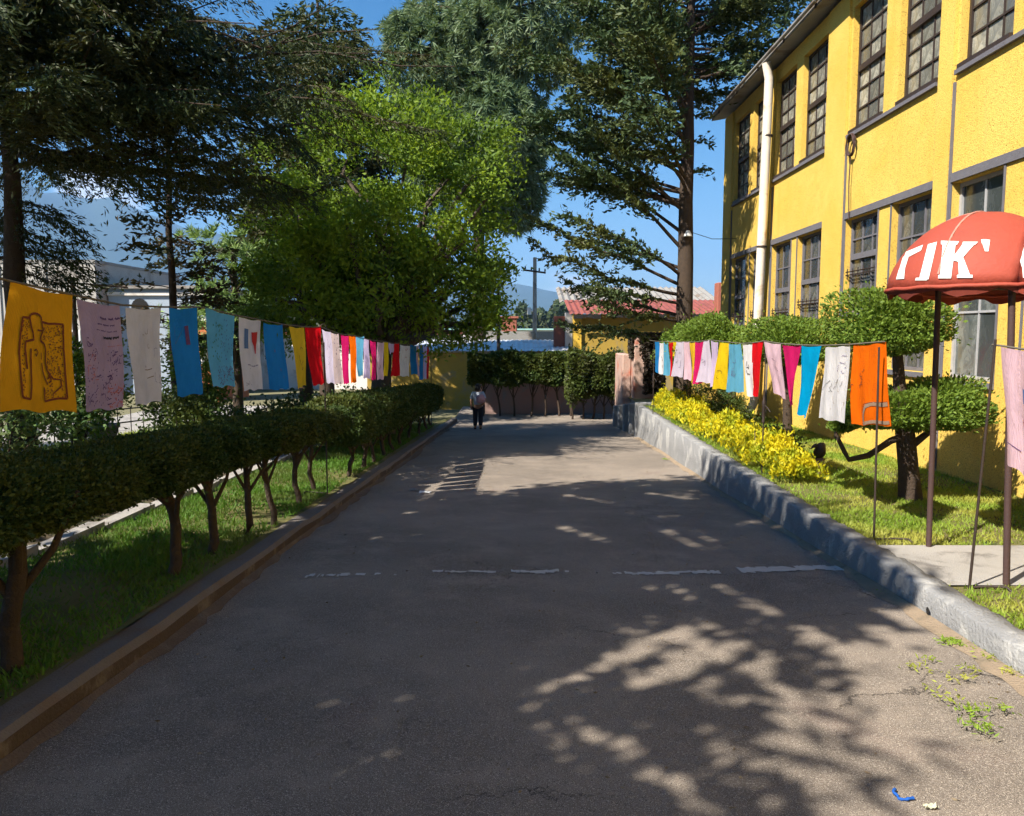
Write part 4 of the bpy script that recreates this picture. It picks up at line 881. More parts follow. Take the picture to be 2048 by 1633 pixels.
# left garden shrubs behind the hedge
def leafy(name, label, c, r, n, per, ls, mat, seed, cat='shrub', spread=0.12):
    rg = rng(seed); zb = z_left(c[1]); rt = thing(name, label, cat, (c[0], c[1], zb))
    P, D, cc = blob(c, r, n, per, 0, rg, spread, 0.35)
    P[:, 2] = np.maximum(P[:, 2], zb+0.02); sz = rg.uniform(.7, 1.3, len(P))
    under(leaves('foliage', P, D, ls*sz, ls*0.5*sz, mat, rt, rg, 0.2), rt)
    b = MB()
    for q in cc[:16]: b.tube(limb_path((c[0], c[1], zb-0.03), q, 0.03, 5, rg, 0.1), [0.02, 0.016, 0.012, 0.008, 0.004], 5, cap=False)
    under(b.build('stems', BARK, rt), rt); return rt
leafy('glossy_shrub', 'large glossy-leaved shrub below the orange banner', (-6.6, 9.2, 0.55), (1.1, 0.9, 0.85), 210, 30, 0.075, L_VAR, 101, spread=0.14)
leafy('glossy_shrub', 'sunlit leafy shrub seen between the first two banners', (-7.6, 13.2, 0.75), (0.9, 0.8, 1.0), 150, 30, 0.09, L_TOPI, 103)
leafy('glossy_shrub', 'dark shrub below the white and blue banners', (-5.2, 12.2, 0.15), (0.75, 0.8, 0.55), 150, 30, 0.07, L_HEDGE, 105)
leafy('glossy_shrub', 'leafy shrub between the two blue banners', (-7.0, 17.0, 0.55), (0.8, 0.8, 1.0), 130, 28, 0.10, L_TOPI, 107)
leafy('glossy_shrub', 'dark spreading shrub below the red and yellow banners', (-4.3, 14.4, -0.05), (0.9, 1.2, 0.5), 160, 28, 0.08, L_HEDGE, 109)
leafy('glossy_shrub', 'leafy shrub around the foot of the yellow-green tree', (-3.9, 17.4, -0.1), (0.9, 0.9, 0.5), 120, 26, 0.09, L_TOPI, 111)
leafy('glossy_shrub', 'low sprawling bed plants with dry flowers behind the near hedge', (-4.9, 7.4, -0.1), (0.45, 2.3, 0.28), 170, 22, 0.06, m_leaf('bed_plant_leaf', (0.14, 0.15, 0.06), (0.16, 0.085, 0.06), None, 0.3), 113, 'plant', 0.1)

# grass
def gmask(keep):
    def f(X, Y, rg):
        v = np.sin(X*3.1+Y*1.7)+np.sin(X*1.3-Y*2.3+1)+np.sin(Y*3.9+X*5.1); return rg.random(len(X)) < np.clip(keep + 0.22*v, 0.06, 1)
    return f
grass('grass', 'short green grass in the shaded strip beside the kerb', 90000, (-3.88, -2.31, 1.6, 22), z_left, 0.034, 0.0045, L_GRASSL, 121, gmask(0.62))
grass('grass', 'sunlit grass on the far side of the left garden', 26000, (-9.3, -5.7, 5, 26), z_left, 0.06, 0.010, L_GRASS, 122, gmask(0.7))
def rmask(X, Y, rg):
    wx = np.array([wall_x(y) for y in Y]); inp = (Y > 5.06) & (Y < 6.12); v = np.sin(X*3.1+Y*1.7)+np.sin(X*1.3-Y*2.3+1)
    return (X > wx+0.18) & ~inp & (rg.random(len(X)) < np.clip(0.72+0.18*v, 0.1, 1))
grass('grass', 'bright sunlit lawn grass on the terrace by the yellow building', 130000, (2.8, 5.28, 3.0, 20), z_terr, 0.030, 0.0045, L_GRASS, 123, rmask)
rg = rng(124); P, D = [], []
for px_, py_, n in ((1780,1190,60),(1800,1192,50),(1895,1285,70),(1915,1290,40),(1940,1425,60),(1960,1460,60),(1835,1340,30),(1860,1325,25),(1960,1300,60),(1985,1320,50),(1920,1360,30),(1870,1380,20),(1330,920,40),(2000,1420,30),(1890,1400,24),(1945,1345,30),(2030,1350,50),(700,985,20)):
    g = atG(px_, py_, 0, 0.05)
    for _ in range(n):
        q = g + np.array([rg.normal()*0.035, rg.normal()*0.035, 0.012+0.012*rg.random()]); P.append(q); D.append([rg.normal(), rg.normal(), abs(rg.normal())*0.8])
o = leaves('weeds', np.array(P), np.array(D), 0.035*rg.uniform(.6, 1.3, len(P)), 0.009, L_GRASS, None, rg); tag(o, 'small green weeds growing in the asphalt near the right wall', 'weeds', kind='stuff')
# fallen leaves and grit on the road
rg = rng(125); n = 420; X = rg.uniform(-2.0, 2.6, n); Yv = 2.2 + 14*rg.random(n)**1.6
P = np.stack([X, Yv, [zrd(a, b)+0.006 for a, b in zip(X, Yv)]], 1); D = np.stack([rg.normal(size=n), rg.normal(size=n), rg.normal(size=n)*0.08], 1)
o = leaves('leaf_litter', P, D, 0.022*rg.uniform(.5, 1.5, n), 0.010, m_leaf('dry_leaf', (0.16, 0.10, 0.05), (0.30, 0.24, 0.16), None, 0.2), None, rg); tag(o, 'scattered dry leaves and grit on the drive', 'leaves', kind='stuff')

# ================================================================== BANNERS ON LINES
INK = m_simple('black_ink', (0.02, 0.015, 0.02)); INKB = m_simple('brown_ink', (0.16, 0.035, 0.012)); INKP = m_simple('violet_ink', (0.10, 0.04, 0.16)); INKG = m_simple('green_ink', (0.03, 0.16, 0.06))
INKR = m_simple('red_ink', (0.42, 0.015, 0.02)); INKBL = m_simple('blue_ink', (0.07, 0.16, 0.42)); INKGR = m_simple('grey_ink', (0.26, 0.17, 0.11)); INKPK = m_simple('pink_ink', (0.50, 0.16, 0.16))
CLO = {'marigold': (0.80, 0.37, 0.015), 'mauve': (0.46, 0.33, 0.46), 'offwhite': (0.72, 0.67, 0.70), 'blue': (0.02, 0.22, 0.60), 'skyblue': (0.13, 0.43, 0.66), 'white': (0.80, 0.79, 0.84),
       'yellow': (0.85, 0.60, 0.015), 'red': (0.70, 0.008, 0.015), 'lilac': (0.62, 0.50, 0.76), 'pinkgrey': (0.64, 0.50, 0.50), 'magenta': (0.66, 0.015, 0.15), 'orange': (0.90, 0.16, 0.004),
       'pink': (0.78, 0.54, 0.66), 'cyan': (0.0, 0.40, 0.80), 'lavender': (0.74, 0.66, 0.84), 'ochre': (0.78, 0.50, 0.03)}
CLM = {k: m_cloth('cloth_' + k, v) for k, v in CLO.items()}
ban_n = 0
def banner(plane, corners, colour, label, group, marks=(), seed=0, side=1):
    """corners TL TR BR BL in pixels on the vertical plane X = plane; side: +1 when seen from +X"""
    global ban_n; ban_n += 1
    rg = rng(900 + ban_n); c = [atX(px, py, plane) for px, py in corners]; tl, tr, brr, bl = c
    wdt = np.linalg.norm(tr-tl); hgt = np.linalg.norm(bl-tl); ph = rg.uniform(0, 6.28, 4); am = (0.007 if plane < 0 else 0.012) + 0.006*rg.random(); tw = rg.normal()*(0.006 if plane < 0 else 0.015)
    k1, k2 = rg.uniform(4, 9), rg.uniform(9, 15)
    def S(u, v, off=0.0):
        p = (tl*(1-u)+tr*u)*(1-v) + (bl*(1-u)+brr*u)*v
        x = am*(0.35+0.65*v)*(math.sin(k1*u+ph[0]+1.5*v) + 0.5*math.sin(k2*u+ph[1]-v*2.2)) + tw*v*(u-0.5)*4 + 0.008*math.sin(5*v+ph[2])
        zz = -0.010*math.sin(math.pi*u)*(1-v)*1.2 + 0.006*math.sin(u*11+ph[3])*(0.3+v)
        return np.array([p[0] + x + off*side, p[1], p[2] + zz])
    nu, nv = 24, 22
    V = [S(i/nu, j/nv) for j in range(nv+1) for i in range(nu+1)]
    Fa = [(j*(nu+1)+i, j*(nu+1)+i+1, (j+1)*(nu+1)+i+1, (j+1)*(nu+1)+i) for j in range(nv) for i in range(nu)]
    o = npmesh('banner', V, Fa, CLM[colour], None, True); tag(o, label, 'banner', group)
    by_m = {}
    for mk in marks:
        m = mk[1]; b = by_m.setdefault(m.name, (MB(), m))[0]
        if mk[0] == 'line':        # ('line', material, width in m, [(u, v)...])
            P = mk[3]; w_ = mk[2]
            for (u0, v0), (u1, v1) in zip(P[:-1], P[1:]):
                du, dv = (u1-u0)*wdt, (v1-v0)*hgt; L_ = math.hypot(du, dv) or 1; nx_, ny_ = -dv/L_*w_/2/wdt, du/L_*w_/2/hgt
                k = max(1, int(L_/0.05))
                for q in range(k):
                    a, d = q/k, (q+1)/k; ua, va, ub, vb = u0+(u1-u0)*a, v0+(v1-v0)*a, u0+(u1-u0)*d, v0+(v1-v0)*d
                    b.add([S(ua+nx_, va+ny_, 0.0065), S(ub+nx_, vb+ny_, 0.0065), S(ub-nx_, vb-ny_, 0.0065), S(ua-nx_, va-ny_, 0.0065)], [(0, 1, 2, 3)])
        elif mk[0] == 'dots':      # ('dots', material, size, [(u, v)...])
            for u, v in mk[3]:
                a, d = mk[2]/wdt/2, mk[2]/hgt/2; b.add([S(u-a, v, 0.0065), S(u, v-d, 0.0065), S(u+a, v, 0.0065), S(u, v+d, 0.0065)], [(0, 1, 2, 3)])
        elif mk[0] == 'poly':      # filled strip between two edges: list of (uL, uR, v)
            P = mk[3]
            for (a0, b0, v0), (a1, b1, v1) in zip(P[:-1], P[1:]):
                k = max(1, int(abs(v1-v0)*hgt/0.05))
                for q in range(k):
                    t0, t1 = q/k, (q+1)/k; f = lambda A, B, t: A+(B-A)*t
                    n2 = 3
                    for g_ in range(n2):
                        e = [(f(a0, a1, t0), f(b0, b1, t0), f(v0, v1, t0)), (f(a0, a1, t1), f(b0, b1, t1), f(v0, v1, t1))]
                        uu = [(x[0]+(x[1]-x[0])*g_/n2, x[0]+(x[1]-x[0])*(g_+1)/n2, x[2]) for x in e]
                        b.add([S(uu[0][0], uu[0][2], 0.006), S(uu[0][1], uu[0][2], 0.006), S(uu[1][1], uu[1][2], 0.006), S(uu[1][0], uu[1][2], 0.006)], [(0, 1, 2, 3)])
    for b, m in by_m.values(): pr = b.build('printed_drawing', m, o); pr['kind'] = 'stuff'
    return o
def scrib(seed, box, n, m, w=0.004, steps=8, sz=0.10):
    rg = rng(seed); u0, v0, u1, v1 = box; out = []
    for _ in range(n):
        u, v = rg.uniform(u0, u1), rg.uniform(v0, v1); a = rg.uniform(0, 6.28); P = [(u, v)]
        for _ in range(steps):
            a += rg.normal()*0.8; u = min(max(u + math.cos(a)*sz*0.6, u0), u1); v = min(max(v + math.sin(a)*sz*0.35, v0), v1); P.append((u, v))
        out.append(('line', m, w, P))
    return out
def squig(v, u0, u1, m, w=0.004, amp=0.010, seed=0, gap=0.25):
    rg = rng(seed); out = []; u = u0
    while u < u1:
        L_ = rg.uniform(0.08, 0.2); P = []
        k = int(L_/0.012)
        for i in range(k+1): P.append((min(u + L_*i/k, u1), v + amp*(1 if i % 2 else -1)*rg.uniform(0.3, 1.2)))
        out.append(('line', m, w, P)); u += L_ + rg.uniform(0.02, 0.05)
    return out
def dotfill(seed, n, test, m, size): 
    rg = rng(seed); P = []
    while len(P) < n:
        u, v = rg.random(2)
        if test(u, v): P.append((u, v))
    return [('dots', m, size, P)]

GL, GR = 'painted banners along the left line', 'painted banners along the right line'
XL, XR = -2.32, 3.0
# ---- left line; the first banner carries the outline of a figure with a stippled ground
def zu(P):
    out = []
    for x, y in P:
        xl = 110 - 70*(y-80)/1490; u = (x-xl)/(830-xl); yt = 80+160*u; out.append((u, (y-yt)/(1575+20*u-yt)))
    return out
fig = [('line', INKB, w_, zu(P)) for w_, P in (
    (.011, [(300,490),(235,490),(222,700),(212,900),(225,1440),(300,1450),(315,1300),(322,850)]),
    (.011, [(300,480),(310,450),(340,430),(390,430),(430,460),(445,510),(455,560),(470,600),(465,640),(445,690),(440,740),(500,780),(520,830),(525,900),(520,1000),(545,1100),(580,1160),(610,1210)]),
    (.011, [(300,480),(320,590),(345,670),(355,740),(270,775),(265,860),(280,1100)]), (.008, [(395,620),(465,625)]),
    (.011, [(450,520),(540,545),(720,575),(735,1000),(735,1450),(490,1455),(490,1290)]), (.009, [(465,1000),(480,1110),(510,1190),(545,1270)]),
    (.008, [(610,1215),(690,1230),(690,1310),(600,1390)]), (.008, [(540,1200),(580,1180),(590,1230),(560,1250)]), (.007, [(360,870),(385,845),(410,880),(385,930),(375,900)]), (.006, [(455,880),(460,960)]))]
def figtest(u, v):
    y = 80+160*u + v*(1495-140*u); x = (110 - 70*(y-80)/1490)*(1-u) + 830*u
    if 235 < x < 720 and 500 < y < 1440:
        if x < 300 and (y < 770 or x < 262): return True
        if 545 < x and 590 < y: return not (600 < x < 695 and 1215 < y < 1390)
        if 470 < x < 540 and 560 < y < 740: return True
        if 500 < x < 545 and y > 1290: return True
    return False
fig += dotfill(1, 330, figtest, INKB, 0.0085)
banner(XL, ((20,563),(142,591),(143,824),(4,822)), 'marigold', 'orange-yellow banner with brown outline of a standing figure and stippled ground', GL, fig)
banner(XL, ((155,597),(243,612),(247,817),(170,822)), 'mauve', 'mauve banner with handwritten lines and dark plant drawings', GL,
       squig(.13,.48,.95,INKP,.006,.012,1) + squig(.19,.40,.80,INKP,.004,.008,2) + squig(.25,.35,.85,INKP,.003,.007,3) + squig(.31,.52,.92,INK,.006,.013,4) + squig(.39,.6,.95,INKPK,.002,.006,5) + scrib(6,(.08,.33,.3,.50),9,INKP,.004,4,.05) + scrib(7,(.05,.48,.35,.72),12,INKPK,.004,3,.06) + scrib(8,(.65,.46,.95,.62),8,INKP,.004,3,.06) + scrib(9,(.25,.66,.7,.95),14,INKP,.005,4,.05) + scrib(10,(.6,.76,.97,.98),26,INKPK,.006,3,.05) + scrib(11,(.05,.78,.35,.95),5,INKP,.004,4,.05) + dotfill(44, 90, lambda u, v: .04 < u < .95 and .42 < v < .97 and not (.35 < u < .6 and v < .62), INKP, .010))
banner(XL, ((252,616),(325,615),(325,803),(261,813)), 'offwhite', 'pale grey-white banner with a faint pencil sketch', GL, scrib(12,(.42,.20,.62,.60),5,INKGR,.003,6,.05) + [('line', INKGR, .005, [(.40,.63),(.68,.64)]), ('line', INKGR, .005, [(.5,.72),(.72,.725)])] + scrib(13,(.75,.4,.9,.8),4,INKP,.002))
banner(XL, ((337,616),(393,614),(404,787),(351,795)), 'blue', 'deep blue banner with small dark upright bar, fourth on the left line', GL, [('poly', INKP, 0, [(.52,.66,.20),(.55,.70,.42)]), ('line', INKBL, .004, [(.16,.2),(.16,.4),(.5,.2)])])
banner(XL, ((409,615),(468,632),(470,772),(423,775)), 'skyblue', 'light blue banner with scattered dark leaf drawings', GL, scrib(14,(.3,.72,.92,.95),14,INKP,.005,4,.05) + dotfill(15, 40, lambda u, v: .08 < u < .5 and .15 < v < .65, INKG, .018) + dotfill(16, 34, lambda u, v: .45 < u < .95 and .08 < v < .65, INKBL, .018) + dotfill(43, 60, lambda u, v: .25 < u < .95 and .72 < v < .96, INKP, .015))
banner(XL, ((477,634),(522,641),(523,780),(486,781)), 'offwhite', 'white banner with a blue bar and a red tapering figure', GL, [('poly', INKBL, 0, [(.20,.38,.14),(.16,.36,.42)]), ('poly', INKR, 0, [(.52,.82,.17),(.56,.80,.30),(.64,.76,.36),(.70,.74,.48)])] + squig(.65,.25,.8,INKP,.005,.01,17) + scrib(18,(.1,.7,.4,.95),3,INKP,.003))
banner(XL, ((528,646),(566,650),(576,778),(543,780)), 'blue', 'plain bright blue banner left of the yellow and red pair', GL, [('dots', INKG, .05, [(.6,.15)]), ('dots', INKBL, .04, [(.4,.4),(.55,.7),(.7,.8)])])
banner(XL, ((579,653),(609,655),(614,771),(597,778)), 'ochre', 'golden yellow banner with dark print left of the red banner', GL, scrib(19,(.3,.2,.7,.7),6,INKB,.007,6))
banner(XL, ((609,655),(641,653),(650,768),(625,771)), 'red', 'plain bright red banner, the wider of the two on the left line', GL)
banner(XL, ((643,659),(661,664),(668,767),(656,766)), 'lavender', 'narrow pale lilac banner just right of the wide red one', GL, scrib(20,(.1,.1,.9,.9),4,INKP,.004))
banner(XL, ((662,665),(678,668),(681,768),(671,768)), 'pinkgrey', 'narrow grey-pink banner with speckled pattern', GL, dotfill(21, 30, lambda u, v: True, INKP, .025))
banner(XL, ((680,669),(696,672),(699,768),(686,768)), 'magenta', 'narrow magenta banner left of the orange one', GL)
banner(XL, ((696,671),(710,673),(715,764),(704,767)), 'orange', 'narrow orange banner on the left line', GL)
banner(XL, ((711,673),(727,673),(726,752),(716,753)), 'skyblue', 'narrow light blue banner right of the orange one', GL)
banner(XL, ((727,674),(738,680),(738,757),(727,757)), 'lilac', 'narrow lilac banner between light blue and magenta', GL, scrib(22,(.1,.5,.9,.9),3,INKP,.006))
banner(XL, ((740,681),(752,684),(752,760),(742,760)), 'magenta', 'narrow magenta banner left of the pale pink one', GL)
banner(XL, ((753,684),(767,685),(767,759),(754,760)), 'pink', 'pale pink banner with small dark mark near its foot', GL, scrib(23,(.4,.6,.6,.75),2,INK,.012,4))
banner(XL, ((767,684),(777,684),(775,752),(768,753)), 'yellow', 'narrow yellow banner far along the left line', GL)
banner(XL, ((778,686),(790,688),(786,704),(778,709)), 'lilac', 'lilac banner blown up and folded beside the second red one', GL)
banner(XL, ((789,685),(798,686),(798,752),(782,753)), 'red', 'second red banner, narrow, far along the left line', GL)
banner(XL, ((799,690),(819,692),(819,753),(799,753)), 'white', 'bright white banner with pale pink edge near the far end of the left line', GL, scrib(24,(.5,.1,.9,.8),3,INKPK,.01))
banner(XL, ((820,689),(832,692),(834,748),(823,749)), 'blue', 'blue banner next to the bright white one', GL)
banner(XL, ((833,692),(838,692),(838,752),(834,752)), 'pink', 'sliver of pink banner between two blue ones', GL)
banner(XL, ((838,690),(846,691),(845,760),(839,760)), 'blue', 'last blue banner at the far end of the left line', GL)
banner(XL, ((847,692),(852,693),(852,758),(847,758)), 'lilac', 'sliver of lilac banner at the far end of the left line', GL)
banner(XL, ((853,694),(858,694),(858,758),(853,758)), 'red', 'sliver of red banner at the far end of the left line', GL)
# ---- right line
banner(XR, ((1706,690),(1769,684),(1775,852),(1706,850)), 'orange', 'bright orange banner with a grey-brown arch painted at its foot', GR,
       [('line', INKGR, .035, [(.36,.99),(.37,.85),(.45,.765),(.60,.745),(.98,.74)]), ('line', INKGR, .03, [(.36,.975),(.98,.955)]), ('line', INKB, .006, [(.30,.98),(.31,.83),(.40,.735),(.98,.71)])] + scrib(30,(.22,.30,.45,.55),5,INKB,.006,5,.06) + scrib(31,(.02,.5,.08,.6),2,INKB,.006,4), side=-1)
banner(XR, ((1648,694),(1699,690),(1690,846),(1637,836)), 'white', 'white banner with fine black pen drawings beside the orange one', GR, scrib(32,(.65,.1,.9,.36),6,INKP,.004,5,.06) + scrib(33,(.4,.4,.95,.6),7,INK,.004,4,.06) + [('line', INK, .005, [(.05,.60),(.40,.45)])] + scrib(34,(.5,.6,.95,.85),5,INKGR,.003,4), side=-1)
banner(XR, ((1604,692),(1645,692),(1621,836),(1588,827)), 'cyan', 'bright cyan-blue banner slanting to the left', GR, side=-1)
banner(XR, ((1563,690),(1602,690),(1588,813),(1580,805)), 'magenta', 'magenta banner narrowing to its foot', GR, side=-1)
banner(XR, ((1528,683),(1562,688),(1576,802),(1543,785)), 'pink', 'pale pink banner with dark scrawl slanting right', GR, scrib(35,(.4,.3,.85,.6),5,INKP,.006,4,.08), side=-1)
banner(XR, ((1505,685),(1526,683),(1517,796),(1501,789)), 'red', 'plain red banner on the right line between white and pink', GR, side=-1)
banner(XR, ((1484,688),(1504,688),(1507,796),(1492,790)), 'white', 'narrow white banner with black figure left of the red one', GR, scrib(36,(.4,.25,.85,.75),5,INK,.012,5,.06), side=-1)
banner(XR, ((1458,688),(1482,688),(1490,785),(1451,784)), 'skyblue', 'blue banner with violet figure right of the yellow one', GR, scrib(37,(.3,.3,.6,.7),6,INKP,.006), side=-1)
banner(XR, ((1438,685),(1457,685),(1452,779),(1427,778)), 'yellow', 'bright yellow banner with pale marks on the right line', GR, scrib(38,(.3,.6,.6,.8),3,INKB,.006), side=-1)
banner(XR, ((1422,681),(1437,685),(1429,776),(1424,774)), 'lilac', 'lilac banner with rosy patch left of the yellow one', GR, side=-1)
banner(XR, ((1408,683),(1420,680),(1421,768),(1397,764)), 'lavender', 'pale lavender banner flaring at its foot', GR, scrib(39,(.1,.4,.4,.6),2,INKP,.006), side=-1)
banner(XR, ((1391,685),(1407,684),(1399,768),(1391,768)), 'magenta', 'narrow magenta banner far along the right line', GR, side=-1)
banner(XR, ((1380,686),(1390,685),(1390,765),(1379,764)), 'ochre', 'narrow golden banner far along the right line', GR, side=-1)
banner(XR, ((1369,684),(1379,684),(1380,762),(1371,758)), 'pink', 'narrow pale pink banner far along the right line', GR, side=-1)
banner(XR, ((1354,684),(1368,684),(1368,756),(1343,752)), 'lavender', 'pale lilac banner spreading wide at its foot near the far end', GR, scrib(40,(.2,.3,.6,.9),3,INKP,.008), side=-1)
banner(XR, ((1347,684),(1354,684),(1351,712),(1347,712)), 'yellow', 'small scrap of yellow banner beside the far red one', GR, side=-1)
banner(XR, ((1338,684),(1347,685),(1344,753),(1340,752)), 'red', 'narrow red banner near the far end of the right line', GR, side=-1)
banner(XR, ((1328,685),(1336,686),(1341,752),(1328,751)), 'skyblue', 'light blue banner near the far end of the right line', GR, side=-1)
banner(XR, ((1319,686),(1328,686),(1327,750),(1321,748)), 'white', 'narrow white banner second from the far end of the right line', GR, scrib(41,(.4,.4,.7,.8),2,INK,.012), side=-1)
banner(XR, ((1309,683),(1318,684),(1320,748),(1312,744)), 'blue', 'dark blue banner at the far end of the right line', GR, side=-1)
banner(XR, ((2004,693),(2075,701),(2085,975),(1999,925)), 'pink', 'large pale pink-violet banner at the right edge near the red canopy', GR, scrib(42,(.55,.45,.9,.8),9,INKPK,.008,5,.07) + [('poly', INKBL, 0, [(.62,.9,.30),(.60,.9,.42)]), ('line', INKP, .005, [(.08,.80),(.45,.83)])], side=-1)

# lines that carry the banners
def line_rope(name, label, pts):
    b = MB(); b.tube(pts, 0.0065, 5); tag(b.build(name, ROPE), label, 'rope')
line_rope('rope', 'thin rope carrying the left row of banners', [atX(px, py-0.6, XL) for px, py in ((-60,545),(20,563),(142,590),(243,611),(325,615),(393,615),(409,617),(468,631),(522,641),(566,650),(609,655),(641,655),(680,669),(711,673),(740,681),(767,684),(799,689),(838,691),(862,694))])
line_rope('rope', 'thin rope carrying the right row of banners', [atX(px, py-0.5, XR) for px, py in ((1300,682),(1318,684),(1354,684),(1391,685),(1420,681),(1457,685),(1482,688),(1504,687),(1528,683),(1562,688),(1604,691),(1645,692),(1699,690),(1769,684))])
line_rope('rope', 'short rope from the crooked stand holding the pink-violet banner', [atX(px, py, XR) for px, py in ((1985,690),(2004,692),(2040,698),(2080,702))])

# wrought rods with a bent foot
def stand(label, x, y, zb, ht, lean=(0, 0), ornate=True, foot=(0.28, -0.05)):
    o = thing('banner_stand', label, 'stand', (x, y, zb), 'iron rods holding the banner lines')
    b = MB(); b.tube([(x + lean[0]*t, y + lean[1]*t, zb - 0.02 + ht*t) for t in (0, 0.3, 0.6, 1)], [0.009, 0.009, 0.009, 0.008], 7); under(b.build('rod', METAL, o), o)
    b = MB(); fx, fy = foot; b.tube([(x, y, zb+0.015), (x+fx*0.55, y+fy*0.5, zb+0.028), (x+fx*0.92, y+fy, zb+0.03), (x+fx, y+fy-0.03, zb+0.008)], 0.009, 6); under(b.build('foot', METAL, o), o)
    if ornate:
        k = 0.44; cx_, cy_, cz_ = x+lean[0]*k, y+lean[1]*k, zb+ht*k
        b = MB(); b.lathe([(0.012, -0.10), (0.024, -0.07), (0.016, -0.05), (0.022, 0.0), (0.020, 0.1), (0.026, 0.16), (0.014, 0.2), (0.012, 0.24)], 8, (cx_, cy_, cz_)); b.tube([(cx_, cy_, cz_+0.13), (cx_+0.03, cy_-0.05, cz_+0.10), (cx_+0.05, cy_-0.09, cz_+0.05)], 0.008, 5); under(b.build('collar', METAL, o), o)
    return o
stand('thin dark rod with bent foot in front of the orange banner', 2.955, 6.30, z_terr(6.4), 1.62, (-0.02, 0.02), False)
stand('ornate dark rod rising from the golden bed between red and pink banners', 3.02, 9.46, z_terr(9.5), 1.68, (0, 0))
stand('crooked dark rod with bent foot at the right edge of the path', 3.01, 5.04, z_terr(5), 1.68, (-0.02, -0.16), False, (0.24, -0.04))
stand('dark rod at the far end of the right banner line', 3.02, 17.15, z_terr(17), 1.6, (0, 0))
stand('thin dark rod standing at the kerb beside the red banner', -2.30, 9.25, z_left(9.25), 1.86, (0, 0), True, (-0.30, 0.02))
stand('thin dark rod at the far end of the left banner line', -2.32, 20.9, z_left(20.9), 2.2, (0, 0), True, (-0.30, 0))

# ================================================================== RED LOBED CANOPY
KC = np.array([3.765, 5.575]); LO, LR, RZ, DH = 0.485, 0.60, 1.92, 0.53
kk = thing('lobed_canopy', 'faded red metal four-lobed canopy on dark posts with white letters', 'canopy', (3.77, 5.58, z_terr(5.6)))
def dome(lx, ly, X, Y):
    d = ((X-lx)**2 + (Y-ly)**2)/LR**2
    return RZ + DH*max(0.0, 1-d)**0.62
lobes = [(-LO, 0), (0, -LO), (LO, 0), (0, LO)]
for li, (ox, oy) in enumerate(lobes):
    lx, ly = KC[0]+ox, KC[1]+oy; a0 = math.atan2(oy, ox); V = []; na, nr_ = 28, 14
    for i in range(na+1):
        a = a0 - math.pi/4 + (math.pi/2)*i/na; c_, s_ = math.cos(a), math.sin(a); pr = ox*c_+oy*s_
        Rm = pr + math.sqrt(max(0, pr*pr - (LO*LO - LR*LR)))
        for j in range(nr_+1):
            t_ = 1-(1-j/nr_)**1.6; q = Rm*t_; x, y = KC[0]+c_*q, KC[1]+s_*q; V.append((x, y, dome(lx, ly, x, y) + 0.0035*math.sin(x*19+y*7)*math.sin(y*23-x*5)*(j/nr_)))
    Fa = [(i*(nr_+1)+j, i*(nr_+1)+j+1, (i+1)*(nr_+1)+j+1, (i+1)*(nr_+1)+j) for i in range(na) for j in range(nr_)]
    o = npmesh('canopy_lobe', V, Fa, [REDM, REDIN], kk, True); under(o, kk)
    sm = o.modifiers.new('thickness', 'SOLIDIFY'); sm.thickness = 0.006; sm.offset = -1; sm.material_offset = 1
    # rolled rim and wavy fringe
    edge = [V[i*(nr_+1)+nr_] for i in range(na+1)]
    b = MB(); b.tube([(p[0], p[1], p[2]-0.008) for p in edge], 0.014, 6); rim = under(b.build('rim', REDM, o), kk)
    b = MB(); fr = []
    for i, p in enumerate(edge):
        nx_, ny_ = p[0]-KC[0], p[1]-KC[1]; L_ = math.hypot(nx_, ny_); w_ = 0.055 + 0.022*math.sin(i*0.9) + 0.008*math.sin(i*2.1)
        fr.append((p, (p[0]-nx_/L_*0.02, p[1]-ny_/L_*0.02, p[2]-w_)))
    for (p, q), (p2, q2) in zip(fr[:-1], fr[1:]): b.add([p, p2, q2, q], [(0, 1, 2, 3)], 0, True)
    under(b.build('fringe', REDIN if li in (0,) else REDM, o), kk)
    # welded seams up the lobe
    for da in (-0.62, 0.62) if li < 2 else ():
        b = MB(); pts = []
        for q in np.linspace(0.0, 0.98, 12):
            x, y = lx + math.cos(a0+da)*LR*q, ly + math.sin(a0+da)*LR*q; pts.append((x, y, dome(lx, ly, x, y)+0.002))
        b.tube(pts, 0.008, 5); under(b.build('seam', m_simple('flaking_seam%d' % (li*2+(da > 0)), (0.60, 0.38, 0.32), (0.42, 0.09, 0.05), 40, 0.8, 0.6, 90), o), kk)
def on_dome(px, py, lobe):
    """point of the dome seen at a pixel of the photograph, pushed 3 mm outwards"""
    lx, ly = KC[0]+lobes[lobe][0], KC[1]+lobes[lobe][1]; d = ray(px, py); best = None
    for t_ in np.arange(3.5, 8.0, 0.004):
        p = CAM + d*t_
        if (p[0]-lx)**2 + (p[1]-ly)**2 < LR**2*0.999 and dome(lx, ly, p[0], p[1]) > p[2] > RZ-0.02: best = CAM + d*(t_-0.009); break
    return best
def glyph(strokes, lobe, name='painted_letter'):
    b = MB()
    for quad in strokes:          # TL TR BR BL in pixels, subdivided so that it follows the curve
        n = 5; g = []
        for j in range(n+1):
            for i in range(3):
                u, v = i/2, j/n; p = [(quad[0][k]*(1-u)+quad[1][k]*u)*(1-v) + (quad[3][k]*(1-u)+quad[2][k]*u)*v for k in (0, 1)]; g.append(on_dome(p[0], p[1], lobe))
        for j in range(n):
            for i in range(2):
                q = [g[j*3+i], g[j*3+i+1], g[(j+1)*3+i+1], g[(j+1)*3+i]]
                if all(x is not None for x in q): b.add(q, [(0, 1, 2, 3)], 0, True)
    if b.v: under(b.build(name, WHITEP, kk), kk)
